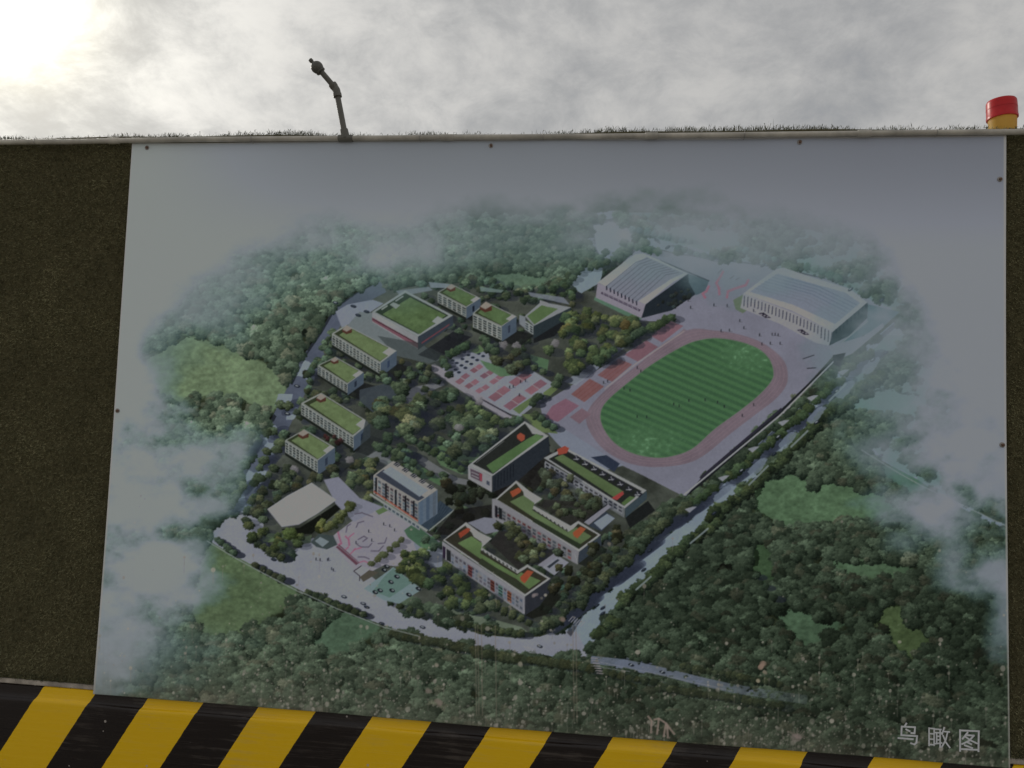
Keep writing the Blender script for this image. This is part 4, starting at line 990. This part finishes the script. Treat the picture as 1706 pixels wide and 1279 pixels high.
ell(1327, 1229, 9, 7, (112,102,98), 0.6)

# ------------------------------------------------------------------ banner sheet
banner = empty('printed_banner', (0, 0, Z0))
tag(banner, 'large printed banner showing a misty aerial view of a campus with a running track', 'banner')
GX, GY = 1240, 800
gx = np.linspace(X0, X1, GX); gz = np.linspace(Z0, Z1, GY)
GXX, GZZ = np.meshgrid(gx, gz)
pxx, pyy = to_px(np.stack([GXX, np.zeros_like(GXX), GZZ], -1))
fx = np.clip(pxx-OX, 0, CW-1.001); fy = np.clip(pyy-OY, 0, CH-1.001)
ix = fx.astype(int); iy = fy.astype(int); tx = (fx-ix)[..., None]; ty = (fy-iy)[..., None]
col = (cv[iy, ix]*(1-tx)+cv[iy, ix+1]*tx)*(1-ty) + (cv[iy+1, ix]*(1-tx)+cv[iy+1, ix+1]*tx)*ty
s = np.clip(col/255.0, 0.01, 1)
lin = np.where(s <= 0.04045, s/12.92, ((s+0.055)/1.055)**2.4)
PRINT_GAIN = 3.1
lin = np.clip(lin*PRINT_GAIN, 0, 0.8)
# slack vinyl: broad waves and upright ripples
u = (GXX-X0)/(X1-X0); v = (GZZ-Z0)/(Z1-Z0)
dy = 0.0022*np.sin(u*9+1.2*v) + 0.0012*np.sin(u*23-2.0*v+1) + 0.0009*np.sin(u*51+3*v) + 0.0012*np.sin(v*7+u*3)
dy -= 0.0015 + 0.0035*(1-v)**3
zoff = 0.0015*np.sin(u*8)*(1-v)
edge_out = 0.004*np.sin(np.pi*v)*((u > 0.5)*-1.0)*np.clip((u-0.9)*10, 0, 1) - 0.003*np.sin(np.pi*v)*np.clip((0.1-u)*10, 0, 1)*-1.0
V = np.stack([GXX+edge_out, dy, GZZ+zoff], -1).reshape(-1, 3)
cols = np.concatenate([lin.reshape(-1, 3), np.ones((GX*GY, 1))], 1)
idx = np.arange(GX*GY).reshape(GY, GX)
quads = np.stack([idx[:-1, :-1], idx[:-1, 1:], idx[1:, 1:], idx[1:, :-1]], -1).reshape(-1, 4)
# border turned back to give the sheet its thickness
loop = np.concatenate([idx[0, :], idx[1:, -1], idx[-1, -2::-1], idx[-2:0:-1, 0]])
nb = len(loop)
V2 = V[loop].copy(); V2[:, 1] += 0.0018
base_i = len(V)
nxt = np.roll(np.arange(nb), -1)
rim = np.stack([loop, base_i+np.arange(nb), base_i+nxt, loop[nxt]], -1)
V = np.concatenate([V, V2]); cols = np.concatenate([cols, np.tile(np.array([[0.6, 0.58, 0.55, 1]]), (nb, 1))])
quads = np.concatenate([quads, rim]).astype(np.int32)
me = bpy.data.meshes.new('sheet')
me.vertices.add(len(V)); me.vertices.foreach_set('co', V.astype(np.float32).ravel())
me.loops.add(quads.size); me.loops.foreach_set('vertex_index', quads.ravel())
me.polygons.add(len(quads)); me.polygons.foreach_set('loop_start', np.arange(0, quads.size, 4, dtype=np.int32))
me.update(calc_edges=True)
at = me.attributes.new('print', 'FLOAT_COLOR', 'POINT')
at.data.foreach_set('color', cols.astype(np.float32).ravel())
me.shade_smooth()
m_print = bpy.data.materials.new('printed_vinyl'); m_print.use_nodes = True
t = m_print.node_tree; b = t.nodes['Principled BSDF']
an = N(t, 'ShaderNodeAttribute', attribute_name='print'); t.links.new(an.outputs['Color'], b.inputs['Base Color'])
co = N(t, 'ShaderNodeTexCoord')
wv = N(t, 'ShaderNodeTexNoise', i_Scale=6.0, i_Detail=4.0); t.links.new(co.outputs['Object'], wv.inputs['Vector'])
rg = N(t, 'ShaderNodeMapRange', i_1=0.3, i_2=0.7, i_3=0.40, i_4=0.58); t.links.new(wv.outputs[0], rg.inputs[0]); t.links.new(rg.outputs[0], b.inputs['Roughness'])
b.inputs['Specular IOR Level'].default_value = 0.12
sheet = link('sheet', me, m_print); parent_keep(sheet, banner)

# lettering in the corner: three characters made of strokes, each a raised ribbon of ink
strokes = {
 0: [[(945,406),(933,426)],[(915,426),(1000,430),(997,470),(976,467)],[(915,426),(912,482)],[(943,444),(966,456)],[(912,482),(1013,487),(1009,530),(996,541),(974,533)],[(893,500),(986,507)]],
 1: [[(1090,434),(1090,547)],[(1090,436),(1122,438),(1122,545)],[(1090,470),(1122,472)],[(1090,505),(1122,507)],[(1090,540),(1122,542)],
     [(1131,441),(1166,443)],[(1130,463),(1173,465)],[(1138,463),(1138,533)],[(1160,443),(1160,557)],[(1138,486),(1160,487)],[(1138,509),(1160,510)],[(1128,535),(1170,529)],
     [(1186,430),(1172,474)],[(1181,455),(1220,458)],[(1208,458),(1196,508),(1170,556)],[(1179,482),(1196,524),(1221,558)]],
 2: [[(1288,446),(1288,580)],[(1288,448),(1408,453),(1406,582)],[(1288,568),(1406,573)],[(1336,462),(1304,502)],[(1324,478),(1376,481),(1346,514),(1300,536)],[(1324,490),(1356,512),(1396,531)],[(1334,524),(1359,536)],[(1317,543),(1366,561)]],
}
m_ink = mat('pale_ink', (0.74, 0.75, 0.76), 0.5, 0.3, var=0.1, scale=60)
for ci, sts in strokes.items():
    bm = bmesh.new(); lay = 0
    for st_ in sts:
        pw = [on_wall(1266+a/3.877, 1100+b_/3.877, 0.0) for a, b_ in st_]
        wd = 0.0027 if ci != 1 else 0.0023
        for a, b_ in zip(pw, pw[1:]):
            d_ = (b_-a).normalized(); nrm = Vector((-d_.z, 0, d_.x))*wd
            a2, b2 = a-d_*wd*0.8, b_+d_*wd*0.8
            yv = -0.0078 - lay*0.00004; lay += 1
            vs = [bm.verts.new((p.x, yv, p.z)) for p in (a2+nrm, a2-nrm, b2-nrm, b2+nrm)]
            bm.faces.new(vs)
    bmesh.ops.recalc_face_normals(bm, faces=bm.faces)
    o = parent_keep(from_bm('character', bm, m_ink, smooth=False), banner)
# seat the letters on the rippled sheet
def sheet_y(x, z):
    u_ = (x-X0)/(X1-X0); v_ = (z-Z0)/(Z1-Z0)
    return 0.0022*math.sin(u_*9+1.2*v_) + 0.0012*math.sin(u_*23-2.0*v_+1) + 0.0009*math.sin(u_*51+3*v_) + 0.0012*math.sin(v_*7+u_*3) - 0.0015 - 0.0035*(1-v_)**3
for o in banner.children:
    if o.name.startswith('character'):
        for vtx in o.data.vertices:
            vtx.co.y = sheet_y(vtx.co.x, vtx.co.z) - 0.0005 + (vtx.co.y+0.0078)
# screws with washers
m_rust = mat('rusty_steel', (0.16, 0.09, 0.06), 0.6, 0.5, metal=0.3, var=0.4, scale=300)
m_zinc = mat('zinc_washer', (0.34, 0.32, 0.30), 0.45, 0.5, metal=0.6, var=0.3, scale=250)
for px_, py_ in [(245,246),(818,243),(1332,237),(1665,299),(1669,741),(196,684),(530,240),(1081,240),(1500,235)][:6]:
    p = on_wall(px_, py_, 0.0); yw = sheet_y(p.x, p.z)
    bm = bmesh.new()
    tube(bm, [(p.x, yw-0.0002, p.z), (p.x, yw-0.0012, p.z), (p.x, yw-0.002, p.z)], [0.0085, 0.0085, 0.0065], 18)
    wsh = parent_keep(from_bm('washer', bm, m_zinc), banner)
    bm = bmesh.new()
    tube(bm, [(p.x+0.001, yw-0.0015, p.z), (p.x+0.001, yw-0.0055, p.z), (p.x+0.001, yw-0.0068, p.z)], [0.0052, 0.0048, 0.003], 6)
    parent_keep(from_bm('screw', bm, m_rust), wsh)

# ------------------------------------------------------------------ water pipe along the top
m_pvc = mat('aged_pvc', (0.48, 0.45, 0.385), 0.42, 0.5, var=0.30, scale=9, bump=0.1)
m_pvc2 = mat('grey_pvc', (0.13, 0.125, 0.105), 0.5, 0.5, var=0.2, scale=14, bump=0.1)
m_dark = mat('dark_plastic', (0.10, 0.10, 0.085), 0.5, 0.5, var=0.25, scale=40)
PY = -0.012; PR = 0.0093
pipe_px = [(-900,243),(-400,239),(0,236.5),(110,236),(200,234),(300,232.5),(440,231.3),(576,230.2),(800,228.4),(1000,227),(1100,226),(1200,225),(1400,222.7),(1540,220.8),(1706,219.5)]
pp = [on_wall(a, b_, PY) for a, b_ in pipe_px]
zl = pp[2].z
for q in (0, 1): pp[q].z = zl - 0.002*q
pp.append(Vector((XR-0.05, PY, pp[-1].z)))
pp[0].x = XL+0.05; pp[1].x = -3.2
pipe = empty('water_pipe', (0, PY, 0))
pipe.location.z = pp[7].z - PR
tag(pipe, 'pale plastic water pipe running along the top edge of the hoarding', 'pipe')
fine = []
for i in range(len(pp)-1):
    for k in range(6): fine.append(pp[i].lerp(pp[i+1], k/6))
fine.append(pp[-1])
bpy.context.view_layer.update()
bm = bmesh.new(); tube(bm, fine, PR, 20)
parent_keep(from_bm('pipe_run', bm, m_pvc), pipe)
def pipe_at(px_):
    w = on_wall(px_, 228, PY).x
    for a, b_ in zip(fine, fine[1:]):
        if a.x <= w <= b_.x: 
            return a.lerp(b_, (w-a.x)/(b_.x-a.x)), (b_-a).normalized()
for px_ in (745, 1085, 190, 1440):
    p, d_ = pipe_at(px_)
    bm = bmesh.new(); tube(bm, [p-d_*0.022, p-d_*0.021, p+d_*0.021, p+d_*0.022], [PR+0.0004, PR+0.0022, PR+0.0022, PR+0.0004], 20)
    parent_keep(from_bm('coupling', bm, m_pvc), pipe)
for px_ in (60, 420, 700, 905, 1240, 1560):
    p, d_ = pipe_at(px_)
    bm = bmesh.new()
    ring = [Vector((p.x, p.y+math.cos(t)*(PR+0.0012), p.z+math.sin(t)*(PR+0.0012))) for t in [2*math.pi*i/22 for i in range(23)]]
    tube(bm, ring, 0.0011, 6, False)
    tube(bm, [Vector((p.x, p.y+0.010, p.z-0.011)), Vector((p.x, 0.03, p.z-0.011))], 0.0011, 6)
    parent_keep(from_bm('wire_tie', bm, m_zinc), pipe)

# ------------------------------------------------------------------ spray arm
base_p, _d = pipe_at(576)
arm = empty('mist_sprayer', (base_p.x, PY, base_p.z - PR))
tag(arm, 'grey bent pipe arm with a bulbous spray head standing on the water pipe', 'sprayer')
bpy.context.view_layer.update()
def S(px_, py_, y=PY): return on_wall(px_, py_, y)
k1, k2, k3 = S(562.2, 159, PY-0.004), S(535, 119.5, PY-0.02), S(526.5, 109.8, PY-0.026)
tip = S(514.5, 96.5, PY-0.034)
bm = bmesh.new()
tube(bm, [base_p-_d*0.027, base_p-_d*0.026, base_p+_d*0.026, base_p+_d*0.027], [PR+0.0008, PR+0.0032, PR+0.0032, PR+0.0008], 20)
up_ = (k1-base_p).normalized()
tube(bm, [base_p, base_p+up_*0.020, base_p+up_*0.033, base_p+up_*0.034], [0.0150, 0.0146, 0.0140, 0.0118], 20)
parent_keep(from_bm('tee', bm, m_pvc2), arm)
bm = bmesh.new(); tube(bm, [base_p+up_*0.025, k1], 0.0104, 18); parent_keep(from_bm('riser', bm, m_pvc2), arm)
# elbow: a bent sleeve
d2 = (k2-k1).normalized()
kc = S(560.6, 150, PY-0.006)
el = [kc-up_*0.026, kc-up_*0.0255, kc-up_*0.013, kc-up_*0.011, kc-up_*0.004, kc+ (d2-up_)*0.001, kc+d2*0.006, kc+d2*0.012, kc+d2*0.014, kc+d2*0.0255, kc+d2*0.026]
bm = bmesh.new(); tube(bm, el, [0.0115, 0.0152, 0.0152, 0.0136, 0.0138, 0.0140, 0.0138, 0.0136, 0.0150, 0.0150, 0.0115], 18); parent_keep(from_bm('elbow', bm, m_pvc2), arm)
bm = bmesh.new(); tube(bm, [kc+d2*0.015, k2+d2*0.008], 0.0098, 18); parent_keep(from_bm('spray_arm', bm, m_pvc2), arm)
ax = (tip-k2).normalized()
prof = [(-0.004, 0.0095), (0.0, 0.0175), (0.004, 0.0180), (0.0055, 0.0165), (0.010, 0.0195), (0.016, 0.0215), (0.022, 0.0222), (0.028, 0.0212), (0.034, 0.0178), (0.039, 0.0125), (0.041, 0.0095)]
bm = bmesh.new(); tube(bm, [k2+ax*a for a, r_ in prof], [r_ for a, r_ in prof], 22); hd = parent_keep(from_bm('spray_head', bm, m_dark), arm)
bm = bmesh.new(); tube(bm, [k2+ax*0.039, k2+ax*0.047, k2+ax*0.0485, k2+ax*0.057, k2+ax*0.0585], [0.0066, 0.006, 0.0078, 0.0074, 0.005], 14); parent_keep(from_bm('nozzle_tip', bm, m_dark), hd)

# ------------------------------------------------------------------ warning light
m_red = mat('red_lens', (0.72, 0.028, 0.034), 0.35, 0.5, var=0.15, scale=20, trans=0.35)
m_yel = mat('yellow_plastic', (0.98, 0.70, 0.17), 0.5, 0.5, var=0.08, scale=18, trans=0.55)
BY = 0.075
cl, cr = on_wall(1647, 205, BY), on_wall(1693, 205, BY)
bx, br = (cl.x+cr.x)/2, (cr.x-cl.x)/2
zb = ZTOP + 0.001
zt = on_wall(1671, 158, BY-br).z
zm = on_wall(1671, 188.0, BY-br).z
wl = empty('warning_light', (bx, BY, zb))
tag(wl, 'round red and yellow warning light standing on top of the hoarding', 'warning light')
bpy.context.view_layer.update()
lean = Vector((-0.045, 0.0, 1.0)).normalized()
o0 = Vector((bx+0.002, BY, zb))
def ax_pt(z): return o0 + lean*(z-zb)
def lathe(prof, seg=40):
    bm = bmesh.new(); tube(bm, [ax_pt(z) for z, r_ in prof], [r_ for z, r_ in prof], seg); return bm
b_ = lathe([(zb-0.004, br*0.86), (zb, br*0.9), (zb+0.006, br*0.92), (zm+0.004, br*0.985), (zm+0.006, br*0.9)])
parent_keep(from_bm('light_base', b_, m_yel), wl)
rl = lathe([(zm-0.003, br*1.00), (zm-0.003, br*1.075), (zm+0.004, br*1.085), (zm+0.006, br*1.06), (zt-0.012, br*1.045), (zt-0.005, br*1.03), (zt-0.001, br*0.97), (zt, br*0.9), (zt+0.0015, br*0.4)])
lens = parent_keep(from_bm('red_lens', rl, m_red), wl)
b_ = lathe([(zm+0.03, br*1.05), (zm+0.0302, br*1.062), (zm+0.033, br*1.062), (zm+0.0332, br*1.05)])
rb = from_bm('lens_rib', b_, m_red); parent_keep(rb, lens)

print('faces', sum(len(o.data.polygons) for o in C.objects if o.type == 'MESH'))
